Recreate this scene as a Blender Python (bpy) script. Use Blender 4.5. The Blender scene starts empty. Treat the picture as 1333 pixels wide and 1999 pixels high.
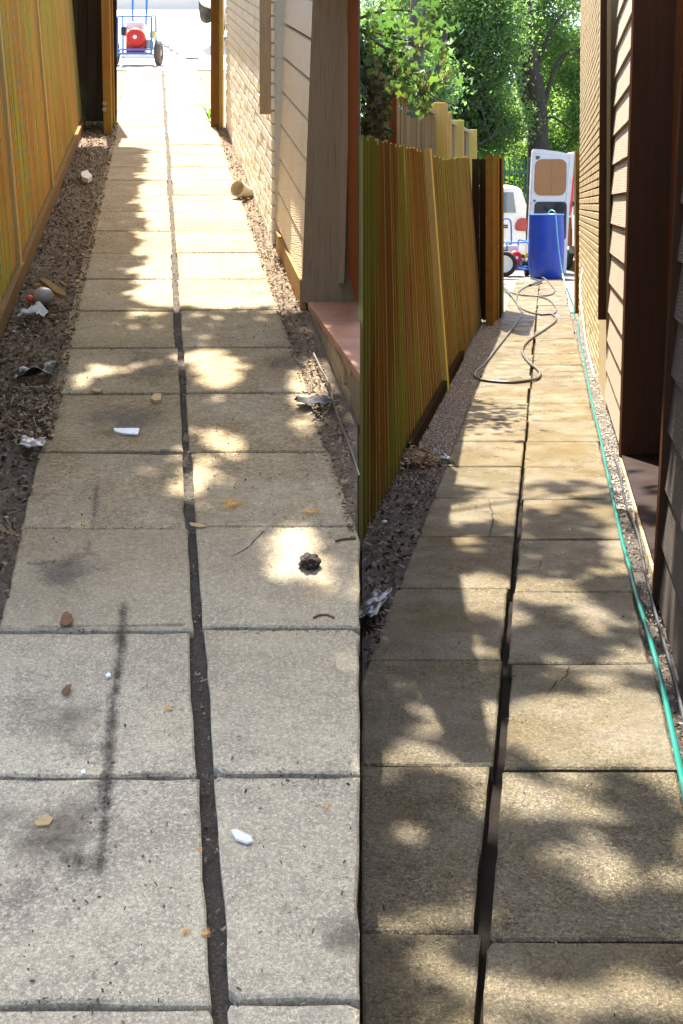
import bpy, bmesh, math, random
import numpy as np
from mathutils import Vector, Matrix, Euler, noise
random.seed(7); rng = np.random.default_rng(7)
SC = bpy.context.scene
COL = SC.collection
R = math.radians
# ------------------------------------------------------------------ camera, sky, sun, exposure
F = 2500.0            # focal length in pixels of the 1333 px wide photograph
EYE = 1.5             # eye height above the level path
cam_d = bpy.data.cameras.new('camera'); cam = bpy.data.objects.new('camera', cam_d); COL.objects.link(cam)
cam.location = (0, 0, EYE); cam.rotation_euler = (R(90), 0, 0)
cam_d.sensor_fit = 'HORIZONTAL'; cam_d.sensor_width = 36; cam_d.lens = 36*F/1333
cam_d.shift_y = -599.5/1333
cam_d.clip_start = .05; cam_d.clip_end = 2000
SC.camera = cam
SUN_AZ, SUN_EL = -15.0, 62.0
SUN = Vector((math.sin(R(SUN_AZ))*math.cos(R(SUN_EL)), math.cos(R(SUN_AZ))*math.cos(R(SUN_EL)), math.sin(R(SUN_EL))))
world = bpy.data.worlds.new('World'); SC.world = world; world.use_nodes = True
wn = world.node_tree; bg = wn.nodes['Background']
sky = wn.nodes.new('ShaderNodeTexSky'); sky.sky_type = 'NISHITA'; sky.sun_disc = False
sky.sun_elevation = R(SUN_EL); sky.sun_rotation = R(SUN_AZ) % (2*math.pi)
sky.air_density = .9; sky.dust_density = 2.6; sky.ozone_density = 1.0
wn.links.new(sky.outputs[0], bg.inputs[0]); bg.inputs[1].default_value = .12
sun_d = bpy.data.lights.new('sun', 'SUN'); sun_d.energy = 5.0; sun_d.angle = R(.55); sun_d.color = (1, .93, .82)
sun_o = bpy.data.objects.new('sun', sun_d); COL.objects.link(sun_o)
sun_o.rotation_euler = SUN.to_track_quat('Z', 'Y').to_euler(); sun_o.location = SUN*60
SC.view_settings.view_transform = 'Standard'; SC.view_settings.look = 'None'
SC.view_settings.gamma = 1; SC.view_settings.use_curve_mapping = False
SC.view_settings.exposure = 2.15
SC.render.engine = 'CYCLES'
SC.cycles.use_denoising = True
SC.cycles.max_bounces = 8; SC.cycles.sample_clamp_indirect = 6
SC.cycles.transparent_max_bounces = 8

# ------------------------------------------------------------------ the place: two slab paths that part in front of the camera
# dry path: climbs at 20 % towards the left.  wet path: level, runs to the right.
SEAM = .015                       # the retaining wall between the two runs along X = SEAM*Y
HL, HR = 1.8, 1.5
DL, DR = -.1454, .1598            # sideways drift of each path per metre forward
def zl(Y): return EYE-HL+.2*Y
def LP(u, Y, h=0.): return Vector((DL*Y+u, Y, zl(Y)+h))
def RP(u, Y, h=0.): return Vector((DR*Y+u, Y, h))
def LG(x, y, h=0.):               # point of the climbing ground seen at photo pixel x, y
    Y = F*(HL-h)/(y+100); return Vector(((x-666.5)*Y/F, Y, zl(Y)+h))
def RG(x, y, h=0.):
    Y = F*(HR-h)/(y-400); return Vector(((x-666.5)*Y/F, Y, h))
def PX(x, y, Y): return Vector(((x-666.5)*Y/F, Y, EYE+(400-y)*Y/F))

# ------------------------------------------------------------------ materials
def nd(nt, typ, ins=None, **props):
    n = nt.nodes.new('ShaderNode'+typ)
    for k, v in props.items(): setattr(n, k, v)
    for k, v in (ins or {}).items():
        s = n.inputs[k]
        if isinstance(v, bpy.types.NodeSocket): nt.links.new(v, s)
        else: s.default_value = v
    return n
def c4(c): return (c[0], c[1], c[2], 1)
class MB_:
    def __init__(s, name):
        s.m = bpy.data.materials.new(name); s.m.use_nodes = True; s.nt = s.m.node_tree
        s.b = s.nt.nodes['Principled BSDF']; s.out = s.nt.nodes['Material Output']
    def n(s, typ, ins=None, **p): return nd(s.nt, typ, ins, **p)
    def pos(s, scale=(1, 1, 1), rand=False, obj=False):
        v = s.n('TexCoord').outputs['Object'] if obj else s.n('NewGeometry').outputs['Position']
        if rand:
            r = s.n('ObjectInfo').outputs['Random']
            off = s.n('VectorMath', {0: (91.3, 47.7, 23.1)}, operation='SCALE'); s.nt.links.new(r, off.inputs['Scale'])
            v = s.n('VectorMath', {0: v, 1: off.outputs[0]}, operation='ADD').outputs[0]
        return s.n('Mapping', {'Vector': v, 'Scale': scale}).outputs[0]
    def noise(s, v, sc, det=4, rough=.55, dist=0.):
        return s.n('TexNoise', {'Vector': v, 'Scale': sc, 'Detail': det, 'Roughness': rough, 'Distortion': dist}).outputs['Fac']
    def ramp(s, f, lo, hi, a=0., b=1.):
        return s.n('MapRange', {0: f, 1: lo, 2: hi, 3: a, 4: b}).outputs[0]
    def mix(s, f, a, b, mode='MIX'):
        m = s.n('Mix', data_type='RGBA', blend_type=mode)
        for i, v in ((0, f), (6, a), (7, b)):
            if isinstance(v, bpy.types.NodeSocket): s.nt.links.new(v, m.inputs[i])
            else: m.inputs[i].default_value = c4(v) if isinstance(v, (tuple, list)) else v
        return m.outputs[2]
    def math(s, op, a, b=0.): return s.n('Math', {0: a, 1: b}, operation=op).outputs[0]
    def rnd(s): return s.n('ObjectInfo').outputs['Random']
    def isl(s): return s.n('NewGeometry').outputs['Random Per Island']
    def set(s, k, v):
        if isinstance(v, bpy.types.NodeSocket): s.nt.links.new(v, s.b.inputs[k])
        else: s.b.inputs[k].default_value = c4(v) if isinstance(v, (tuple, list)) else v
    def bump(s, h, strength=.5, dist=.01, prev=None):
        ins = {'Height': h, 'Strength': strength, 'Distance': dist}
        if prev is not None: ins['Normal'] = prev
        return s.n('Bump', ins).outputs[0]

def simple(name, col, rough=.5, metal=0., var=.12, nscale=30, bump=.15, coat=0., dirt=None, spec=.5):
    b = MB_(name); v = b.pos(obj=True, rand=True)
    n1 = b.noise(v, nscale, 4)
    dark = tuple(c*(1-var*2) for c in col); lite = tuple(min(1, c*(1+var)) for c in col)
    c = b.mix(n1, dark, lite)
    if dirt:
        d = b.ramp(b.noise(v, 4, 5, .65), .52, .72); c = b.mix(d, c, dirt)
    b.set('Base Color', c); b.set('Roughness', b.ramp(b.noise(v, nscale*.6, 3), .3, .7, max(.03, rough-.1), min(1, rough+.1)))
    b.set('Metallic', metal); b.set('Coat Weight', coat); b.set('Specular IOR Level', spec)
    if bump: b.set('Normal', b.bump(n1, bump, .004))
    return b.m

def slab_mat(name, wet):
    b = MB_(name); v = b.pos(rand=True)
    big = b.noise(v, 1.6, 5, .6); mid = b.noise(v, 9, 6, .65); fine = b.noise(v, 130, 4, .7); grit = b.noise(v, 330, 2, .6)
    # riven relief: long uneven ripples
    rv = b.n('Mapping', {'Vector': v, 'Rotation': (0, 0, .5), 'Scale': (2.2, 6.5, 3)}).outputs[0]
    riv = b.noise(rv, 1.7, 7, .62, 1.6)
    if wet:
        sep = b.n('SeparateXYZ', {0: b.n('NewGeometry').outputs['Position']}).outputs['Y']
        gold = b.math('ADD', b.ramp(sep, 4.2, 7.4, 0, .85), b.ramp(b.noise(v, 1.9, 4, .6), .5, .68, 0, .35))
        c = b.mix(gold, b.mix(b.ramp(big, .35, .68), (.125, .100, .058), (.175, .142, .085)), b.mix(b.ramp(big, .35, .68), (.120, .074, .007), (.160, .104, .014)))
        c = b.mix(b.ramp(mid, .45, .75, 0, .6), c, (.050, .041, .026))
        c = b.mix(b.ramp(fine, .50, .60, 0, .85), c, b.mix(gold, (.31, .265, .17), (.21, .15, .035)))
        c = b.mix(b.ramp(b.noise(v, 80, 6, .88), .52, .58, 0, .9), c, (.016, .0135, .010))
        c = b.mix(b.ramp(grit, .53, .60, 0, .85), c, (.020, .017, .013))
        b.set('Base Color', b.mix(b.ramp(b.rnd(), 0, 1, 0, .35), c, (.085, .068, .036)))
        b.set('Roughness', b.ramp(b.noise(v, 5, 5, .6), .36, .64, .22, .66)); b.set('Specular IOR Level', b.ramp(b.noise(v, 3.2, 5, .6), .42, .64, .16, .5))
        ridge = b.n('Mapping', {'Vector': v, 'Rotation': (0, 0, .45), 'Scale': (3.2, 6.0, 3)}).outputs[0]
        rd = b.n('TexNoise', {'Vector': ridge, 'Scale': 1.5, 'Detail': 6, 'Roughness': .55, 'Distortion': 1.1}).outputs['Fac']
        steps = b.math('ABSOLUTE', b.math('SINE', b.math('MULTIPLY', rd, 26.)))
        msk = b.ramp(b.noise(v, 2.6, 3), .46, .60)
        hgt = b.math('ADD', b.math('MULTIPLY', b.noise(v, 7, 5, .6), .9), b.math('MULTIPLY', b.noise(v, 160, 5, .75), .7))
        n0 = b.bump(hgt, .75, .012)
        b.set('Normal', b.bump(b.math('MULTIPLY', steps, msk), .22, .005, n0))
    else:
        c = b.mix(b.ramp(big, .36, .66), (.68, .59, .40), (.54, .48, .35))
        c = b.mix(b.ramp(mid, .42, .66, 0, .85), c, (.33, .285, .225))
        c = b.mix(b.ramp(b.noise(v, 3.1, 6, .7), .50, .66, 0, .6), c, (.27, .235, .185))
        c = b.mix(b.ramp(fine, .50, .60, 0, .9), c, (.84, .755, .54))
        dk = b.math('MULTIPLY', b.ramp(b.noise(v, 70, 6, .85), .53, .60, 0, .9), b.ramp(b.noise(v, 5, 4, .7), .3, .62, .35, 1))
        c = b.mix(dk, c, (.16, .14, .115))
        c = b.mix(b.ramp(grit, .545, .62, 0, .85), c, (.17, .15, .125))
        st = b.math('MULTIPLY', b.ramp(b.noise(v, 2.3, 6, .7), .57, .68, 0, .7), b.ramp(b.noise(v, 60, 4, .7), .35, .6))
        c = b.mix(st, c, (.13, .115, .10))
        c = b.mix(b.ramp(b.noise(v, 3.7, 2, .4), .70, .76, 0, .5), c, (.42, .26, .10))
        c = b.mix(b.ramp(b.rnd(), 0, 1, 0, .5), c, b.mix(b.ramp(fine, .4, .6), (.36, .305, .215), (.56, .475, .32)))
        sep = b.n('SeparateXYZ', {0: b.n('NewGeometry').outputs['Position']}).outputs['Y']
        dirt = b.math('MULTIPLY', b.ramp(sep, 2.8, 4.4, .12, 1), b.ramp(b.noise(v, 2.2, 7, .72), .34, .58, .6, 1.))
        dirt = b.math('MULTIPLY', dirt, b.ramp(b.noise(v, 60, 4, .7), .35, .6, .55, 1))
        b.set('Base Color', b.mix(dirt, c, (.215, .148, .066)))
        b.set('Roughness', .88); b.set('Specular IOR Level', .25)
        hgt = b.math('ADD', b.math('MULTIPLY', riv, .55), b.math('MULTIPLY', b.noise(v, 60, 5, .75), .35))
        b.set('Normal', b.bump(hgt, .6, .012))
    return b.m

def soil_mat(name, a, bcol, wet):
    b = MB_(name); v = b.pos()
    c = b.mix(b.ramp(b.noise(v, 14, 6, .7), .3, .7), a, bcol)
    c = b.mix(b.ramp(b.noise(v, 160, 3, .6), .5, .7, 0, .7), c, tuple(x*1.9 for x in bcol))
    b.set('Base Color', c); b.set('Roughness', .55 if wet else .95)
    b.set('Normal', b.bump(b.noise(v, 60, 6, .75), .9, .02)); return b.m

def chip_mat(name, cols, rough=.9):
    b = MB_(name); r = b.n('ValToRGB', {0: b.isl()}); e = r.color_ramp
    e.interpolation = 'CONSTANT'
    while len(e.elements) < len(cols): e.elements.new(.5)
    for i, c in enumerate(cols): e.elements[i].position = i/len(cols); e.elements[i].color = c4(c)
    v = b.pos(); b.set('Base Color', b.mix(b.ramp(b.noise(v, 200, 3), .3, .7, 0, .4), r.outputs[0], (.12, .09, .06)))
    b.set('Roughness', rough); return b.m

def wood_mat(name, c1, c2, green=None, gamt=.5, rib=0., dark=(.04, .025, .012), rough=.85, streak=(1, 1, .045), spec=.0, vary=.55):
    b = MB_(name); v = b.pos(obj=True, rand=True); w = b.pos()
    g = b.n('Mapping', {'Vector': v, 'Scale': streak}).outputs[0]
    n1 = b.noise(g, 34, 6, .65, .3); n2 = b.noise(g, 120, 4, .6)
    c = b.mix(b.ramp(n1, .34, .68), c1, c2)
    c = b.mix(b.ramp(n2, .52, .75, 0, .7), c, dark)
    c = b.mix(b.ramp(b.rnd(), 0, 1, 0, vary), c, tuple(x*.45 for x in c1))
    if green:
        gm = b.math('MULTIPLY', b.ramp(b.noise(b.pos(scale=(1., 1., .55)), 1.1, 4, .6), .56-.16*gamt, .64-.1*gamt, 0, 1), b.ramp(n1, .3, .6, .8, 1))
        c = b.mix(gm, c, green)
    c = b.mix(b.ramp(b.noise(w, 22, 4, .7), .66, .74, 0, .5), c, dark)
    if rib: c = b.mix(b.ramp(b.noise(b.pos(scale=(1, 1, .5)), 42, 3, .6), .725, .76, 0, .7), c, (.6, .52, .36))
    if rib:
        wv = b.n('TexWave', {'Vector': v, 'Scale': rib, 'Distortion': .6, 'Detail': 2}, wave_type='BANDS', bands_direction='Y').outputs['Fac']
        c = b.mix(b.ramp(wv, .0, .35, .55, 0), c, dark)
    b.set('Base Color', c); b.set('Roughness', rough); b.set('Specular IOR Level', spec)
    h = b.math('ADD', n1, b.math('MULTIPLY', n2, .5)); nn = b.bump(h, .55, .006)
    if rib:
        nn = b.bump(wv, .5, .006, nn)
    b.set('Normal', nn); return b.m

def leaf_mat(name, cols, trans=.45, rough=.45):
    b = MB_(name); r = b.n('ValToRGB', {0: b.isl()}); e = r.color_ramp
    while len(e.elements) < len(cols): e.elements.new(.5)
    for i, c in enumerate(cols): e.elements[i].position = i/(len(cols)-1); e.elements[i].color = c4(c)
    o = b.rnd(); col = b.mix(b.ramp(o, 0, 1, 0, .5), r.outputs[0], cols[len(cols)//2])
    b.set('Base Color', col); b.set('Roughness', rough); b.set('Specular IOR Level', .35)
    t = b.n('BsdfTranslucent', {'Color': b.mix(1., col, (2.1, 2.2, .9), 'MULTIPLY')})
    ms = b.n('MixShader', {0: trans, 1: b.b.outputs[0], 2: t.outputs[0]})
    b.nt.links.new(ms.outputs[0], b.out.inputs[0]); return b.m

def obj_leaf_mat(name, cols, trans=.45, rough=.4):
    b = MB_(name); r = b.n('ValToRGB', {0: b.rnd()}); e = r.color_ramp
    while len(e.elements) < len(cols): e.elements.new(.5)
    for i, c in enumerate(cols): e.elements[i].position = i/(len(cols)-1); e.elements[i].color = c4(c)
    v = b.pos(obj=True); col = b.mix(b.ramp(b.noise(v, 25, 4), .4, .7, 0, .35), r.outputs[0], tuple(x*.5 for x in cols[0]))
    b.set('Base Color', col); b.set('Roughness', rough)
    t = b.n('BsdfTranslucent', {'Color': b.mix(1., col, (1.3, 1.45, .7), 'MULTIPLY')})
    ms = b.n('MixShader', {0: trans, 1: b.b.outputs[0], 2: t.outputs[0]})
    b.nt.links.new(ms.outputs[0], b.out.inputs[0]); return b.m

def brick_mat(name, c1, c2, dark):
    b = MB_(name); v = b.pos(rand=True)
    c = b.mix(b.ramp(b.rnd(), 0, 1), c1, c2)
    c = b.mix(b.ramp(b.noise(v, 40, 5, .7), .5, .72, 0, .6), c, dark)
    b.set('Base Color', c); b.set('Roughness', .9); b.set('Normal', b.bump(b.noise(v, 90, 5, .7), .5, .006)); return b.m

def siding_mat(name, c1, c2):
    b = MB_(name); v = b.pos(obj=True, rand=True)
    g = b.n('Mapping', {'Vector': v, 'Scale': (1, .12, 1)}).outputs[0]
    w = b.n('TexWave', {'Vector': g, 'Scale': 26, 'Distortion': 7, 'Detail': 3, 'Detail Scale': 1.2}, bands_direction='Z').outputs['Fac']
    n1 = b.noise(b.pos(), 3, 5, .6)
    c = b.mix(b.ramp(n1, .35, .7), c1, c2); c = b.mix(b.ramp(w, .1, .5, .22, 0), c, tuple(x*.5 for x in c1))
    b.set('Base Color', c); b.set('Roughness', .7); b.set('Normal', b.bump(w, .35, .004)); return b.m

def bark_mat(name, a, bb):
    b = MB_(name); v = b.pos(scale=(1, 1, .25))
    n1 = b.noise(v, 14, 6, .7, .5); b.set('Base Color', b.mix(b.ramp(n1, .35, .68), a, bb)); b.set('Roughness', .95)
    b.set('Normal', b.bump(n1, 1., .05)); return b.m

M = {}
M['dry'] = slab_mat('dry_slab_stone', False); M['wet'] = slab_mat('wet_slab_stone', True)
M['soil_l'] = soil_mat('dusty_soil', (.12, .085, .055), (.22, .165, .11), False)
M['soil_r'] = soil_mat('damp_soil', (.018, .013, .009), (.06, .045, .032), True)
M['joint'] = soil_mat('joint_soil', (.045, .035, .026), (.10, .08, .06), False)
M['tarmac'] = soil_mat('pale_tarmac', (.13, .118, .10), (.18, .162, .135), False)
M['yard'] = soil_mat('pale_yard', (.55, .50, .42), (.66, .60, .50), False)
M['grass_g'] = soil_mat('garden_earth', (.05, .05, .025), (.09, .09, .04), False)
M['chip_l'] = chip_mat('dry_leaf_litter', [(.40, .27, .14), (.25, .165, .09), (.48, .36, .22), (.11, .075, .045), (.34, .22, .11), (.16, .11, .065)])
M['chip_d'] = chip_mat('dark_litter', [(.09, .065, .045), (.14, .10, .07), (.20, .15, .10), (.06, .045, .035), (.30, .24, .17)])
M['gravel'] = chip_mat('sun_paled_gravel', [(.62, .55, .47), (.46, .40, .34), (.72, .66, .57), (.30, .25, .21), (.64, .55, .46), (.48, .37, .29)], .55)  # pale tone makes up for sunlight the fence shadow takes away
M['straw'] = chip_mat('straw_bits', [(.42, .32, .18), (.34, .24, .12), (.25, .17, .09), (.5, .42, .27)])
M['fence_l'] = wood_mat('fence_wood_bright', (.82, .38, .06), (.64, .30, .05), (.50, .42, .06), .72, rib=20, dark=(.17, .08, .02), vary=.6)  # lightened so the colour carries the left side's brighter exposure
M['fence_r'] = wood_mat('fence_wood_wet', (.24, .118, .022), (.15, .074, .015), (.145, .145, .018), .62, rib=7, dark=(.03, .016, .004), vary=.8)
M['fence_edge'] = wood_mat('fence_batten', (.66, .47, .17), (.54, .38, .13), (.44, .42, .08), .5, dark=(.2, .13, .05))
M['board_edge'] = wood_mat('sunlit_sawn_edge', (.74, .56, .24), (.62, .45, .18), (.44, .43, .14), .3, dark=(.3, .2, .08), vary=.3)  # sawn edges, paled to hold the sunlight that catches them
M['fence_b'] = wood_mat('fence_weathered', (.50, .42, .28), (.40, .33, .22), None, rib=14)
M['post'] = wood_mat('gate_post_wood', (.46, .22, .06), (.34, .16, .05), (.28, .22, .05), .3, rib=9)
M['post_r'] = wood_mat('gate_wood_wet', (.36, .18, .048), (.26, .13, .038), (.2, .15, .04), .3, rib=9)
M['panel_dark'] = wood_mat('dark_boards', (.05, .035, .022), (.035, .025, .016), (.05, .05, .02), .2)  # near-black also holds the shade of both gate recesses
M['brown_l'] = wood_mat('brown_paint_bright', (.50, .34, .195), (.43, .29, .165), None, dark=(.08, .05, .03), rough=.6)  # same brown as the dark one, lifted for the brighter left exposure
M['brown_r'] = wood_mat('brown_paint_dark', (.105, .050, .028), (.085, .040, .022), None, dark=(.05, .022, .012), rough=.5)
M['redbrown'] = wood_mat('red_brown_paint', (.22, .07, .025), (.18, .055, .02), None, rough=.4)
M['tanwood'] = wood_mat('raw_tan_timber', (.42, .27, .13), (.34, .21, .10), None)
M['brick_l'] = brick_mat('overlit_cream_brick', (.74, .66, .47), (.82, .76, .58), (.58, .49, .33))  # same brick as the buff one, paled for the overexposed left side
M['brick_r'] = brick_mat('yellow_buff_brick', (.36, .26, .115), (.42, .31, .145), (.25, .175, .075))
M['mortar_l'] = simple('pale_mortar', (.62, .57, .45), .95, var=.1, nscale=60)
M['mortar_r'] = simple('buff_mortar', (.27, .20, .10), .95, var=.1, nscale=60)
M['siding_l'] = siding_mat('cream_siding', (.66, .54, .36), (.72, .61, .43))
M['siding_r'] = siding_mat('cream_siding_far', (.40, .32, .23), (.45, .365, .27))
M['siding_n'] = siding_mat('shaded_grey_brown_siding', (.05, .037, .027), (.07, .052, .038))  # dark copy of the boards, their shade mixed into the colour
M['tile_sill'] = simple('red_tile_sill', (.42, .19, .10), .7, var=.3, nscale=7, dirt=(.22, .13, .09))
M['brown_sill'] = simple('shaded_brown_sill', (.018, .008, .005), .8, var=.2, nscale=9, spec=.15)  # brown taken near black, standing in for missing doorway shade
M['plinth'] = simple('buff_plinth_brick', (.40, .30, .16), .9, var=.2, nscale=40, dirt=(.2, .14, .08))
M['concrete'] = simple('concrete', (.36, .34, .30), .9, var=.15, nscale=25, dirt=(.2, .18, .15))
M['render'] = simple('pale_render', (.74, .70, .62), .9, var=.06)
M['blue'] = simple('blue_plastic', (.012, .06, .46), .36, var=.15, nscale=6, dirt=(.03, .08, .33))
M['bluemetal'] = simple('blue_painted_metal', (.05, .20, .55), .35, var=.1)
M['bluepale'] = simple('pale_blue_metal', (.20, .36, .70), .4, var=.1)
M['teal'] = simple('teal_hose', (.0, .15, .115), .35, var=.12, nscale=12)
M['teal_sunlit'] = simple('sunlit_teal_hose', (.25, .62, .72), .35, var=.1)
M['grey'] = simple('grey_hose', (.075, .064, .056), .45, var=.2, nscale=20)
M['cable'] = simple('grey_cable', (.30, .28, .25), .6, var=.15)
M['black'] = simple('black_rubber', (.022, .021, .02), .8, var=.2, dirt=(.07, .06, .05))
M['dustytyre'] = simple('dusty_tyre', (.13, .11, .095), .9, var=.2, dirt=(.25, .2, .16))
M['darkplast'] = simple('dark_plastic', (.03, .032, .035), .5, var=.2)
M['greyplast'] = simple('grey_plastic', (.10, .105, .11), .55, var=.15)
M['white'] = simple('white_car_paint', (.78, .78, .77), .25, var=.03, coat=.6, bump=0)
M['whitemetal'] = simple('white_painted_steel', (.74, .75, .74), .4, var=.05, dirt=(.6, .6, .57), bump=.05)
M['silver'] = simple('grey_metal', (.42, .42, .41), .35, .9, var=.1)
M['red'] = simple('red_paint', (.60, .025, .02), .35, var=.12, coat=.2)
M['redcover'] = simple('red_cover', (.72, .05, .035), .5, var=.1)
M['lightred'] = simple('tail_light_lens', (.38, .008, .008), .3, var=.25, nscale=14, coat=.1)
M['yellow'] = simple('yellow_plastic', (.72, .62, .05), .4)
M['glass'] = simple('tinted_glass', (.10, .16, .19), .06, var=.1, bump=0, spec=.9)
M['ply'] = wood_mat('plywood', (.50, .27, .13), (.43, .225, .105), None, dark=(.3, .15, .07), streak=(1, 1, .06))
M['greenmetal'] = simple('green_railing_paint', (.02, .13, .10), .45, var=.15)
M['paperw'] = simple('white_plastic_shard', (.80, .82, .86), .35, var=.04)
M['paper'] = simple('crumpled_paper', (.60, .59, .58), .8, var=.12, nscale=14, dirt=(.18, .17, .18))
M['rag'] = simple('grey_rag', (.16, .145, .14), .95, var=.3, nscale=18, dirt=(.07, .06, .055))
M['bag'] = simple('black_plastic_sheet', (.025, .027, .03), .3, var=.2, bump=.4)
M['clod'] = simple('dark_clod', (.035, .022, .014), .95, var=.4, nscale=40, bump=.9)
M['clear'] = simple('dusty_clear_plastic', (.45, .40, .35), .25, var=.2, nscale=10, coat=.3)
M['orange'] = simple('red_orange_cap', (.75, .10, .05), .4)
M['cup'] = simple('cream_clay_pipe', (.70, .60, .44), .6, var=.1, dirt=(.5, .38, .22))
M['cork'] = simple('tan_chip', (.52, .36, .16), .8, var=.2)
M['deadleaf'] = simple('dead_leaf', (.20, .095, .04), .8, var=.3)
M['rust'] = simple('rust_stain', (.42, .25, .09), .9, var=.25, nscale=60)
M['moss'] = simple('black_moss', (.05, .045, .038), 1., var=.3, nscale=80)
M['black_soil'] = simple('black_joint_soil', (.014, .0105, .008), 1., var=.3, nscale=90, spec=.1)
M['crack'] = simple('crack_dirt', (.03, .025, .02), 1.)
M['bark'] = bark_mat('bark', (.035, .028, .022), (.085, .07, .055))
M['bark2'] = bark_mat('bark_grey', (.05, .045, .04), (.12, .105, .09))
M['leaf_far'] = leaf_mat('far_foliage', [(.065, .12, .075), (.10, .175, .09), (.15, .225, .09), (.07, .14, .095)], .58)
M['leaf_lime'] = leaf_mat('lime_foliage', [(.07, .15, .02), (.11, .20, .03), (.09, .17, .03)], .55)
M['leaf_dark'] = leaf_mat('shade_foliage', [(.055, .105, .07), (.08, .145, .085), (.11, .18, .085)], .55)
M['maple'] = obj_leaf_mat('sycamore_leaf', [(.05, .10, .035), (.08, .15, .045), (.065, .12, .075), (.11, .18, .05), (.14, .19, .05)], .45)
M['ivy'] = obj_leaf_mat('ivy_leaf', [(.035, .045, .03), (.06, .075, .045), (.085, .085, .05), (.05, .055, .05)], .12, .35)
M['seed'] = simple('sycamore_keys', (.34, .19, .06), .8, var=.25)
M['weed'] = leaf_mat('weed_leaf', [(.06, .14, .03), (.10, .20, .04)], .4)

def stain_mat(name, col, soft=.9):
    b = MB_(name); v = b.pos(); a = b.n('Attribute', attribute_name='fall').outputs['Fac']
    n = b.math('ADD', b.math('MULTIPLY', b.noise(v, 11, 7, .75), 1.5), b.math('MULTIPLY', b.noise(v, 120, 4, .75), .9))
    f = b.math('SUBTRACT', b.math('ADD', a, n), 1.62)
    al = b.ramp(f, 0, .75, 0, soft)
    b.set('Base Color', b.mix(b.ramp(b.noise(v, 90, 5, .75), .4, .65), col, tuple(min(1, x*2.6) for x in col))); b.set('Roughness', .95); b.set('Alpha', al); return b.m
M['moss_stain'] = stain_mat('moss_stain', (.035, .03, .024), 1.)
M['dirt_stain'] = stain_mat('dirt_stain', (.11, .09, .065), .85)
M['rust_stain'] = stain_mat('rust_stain_film', (.36, .20, .05), 1.)

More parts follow.
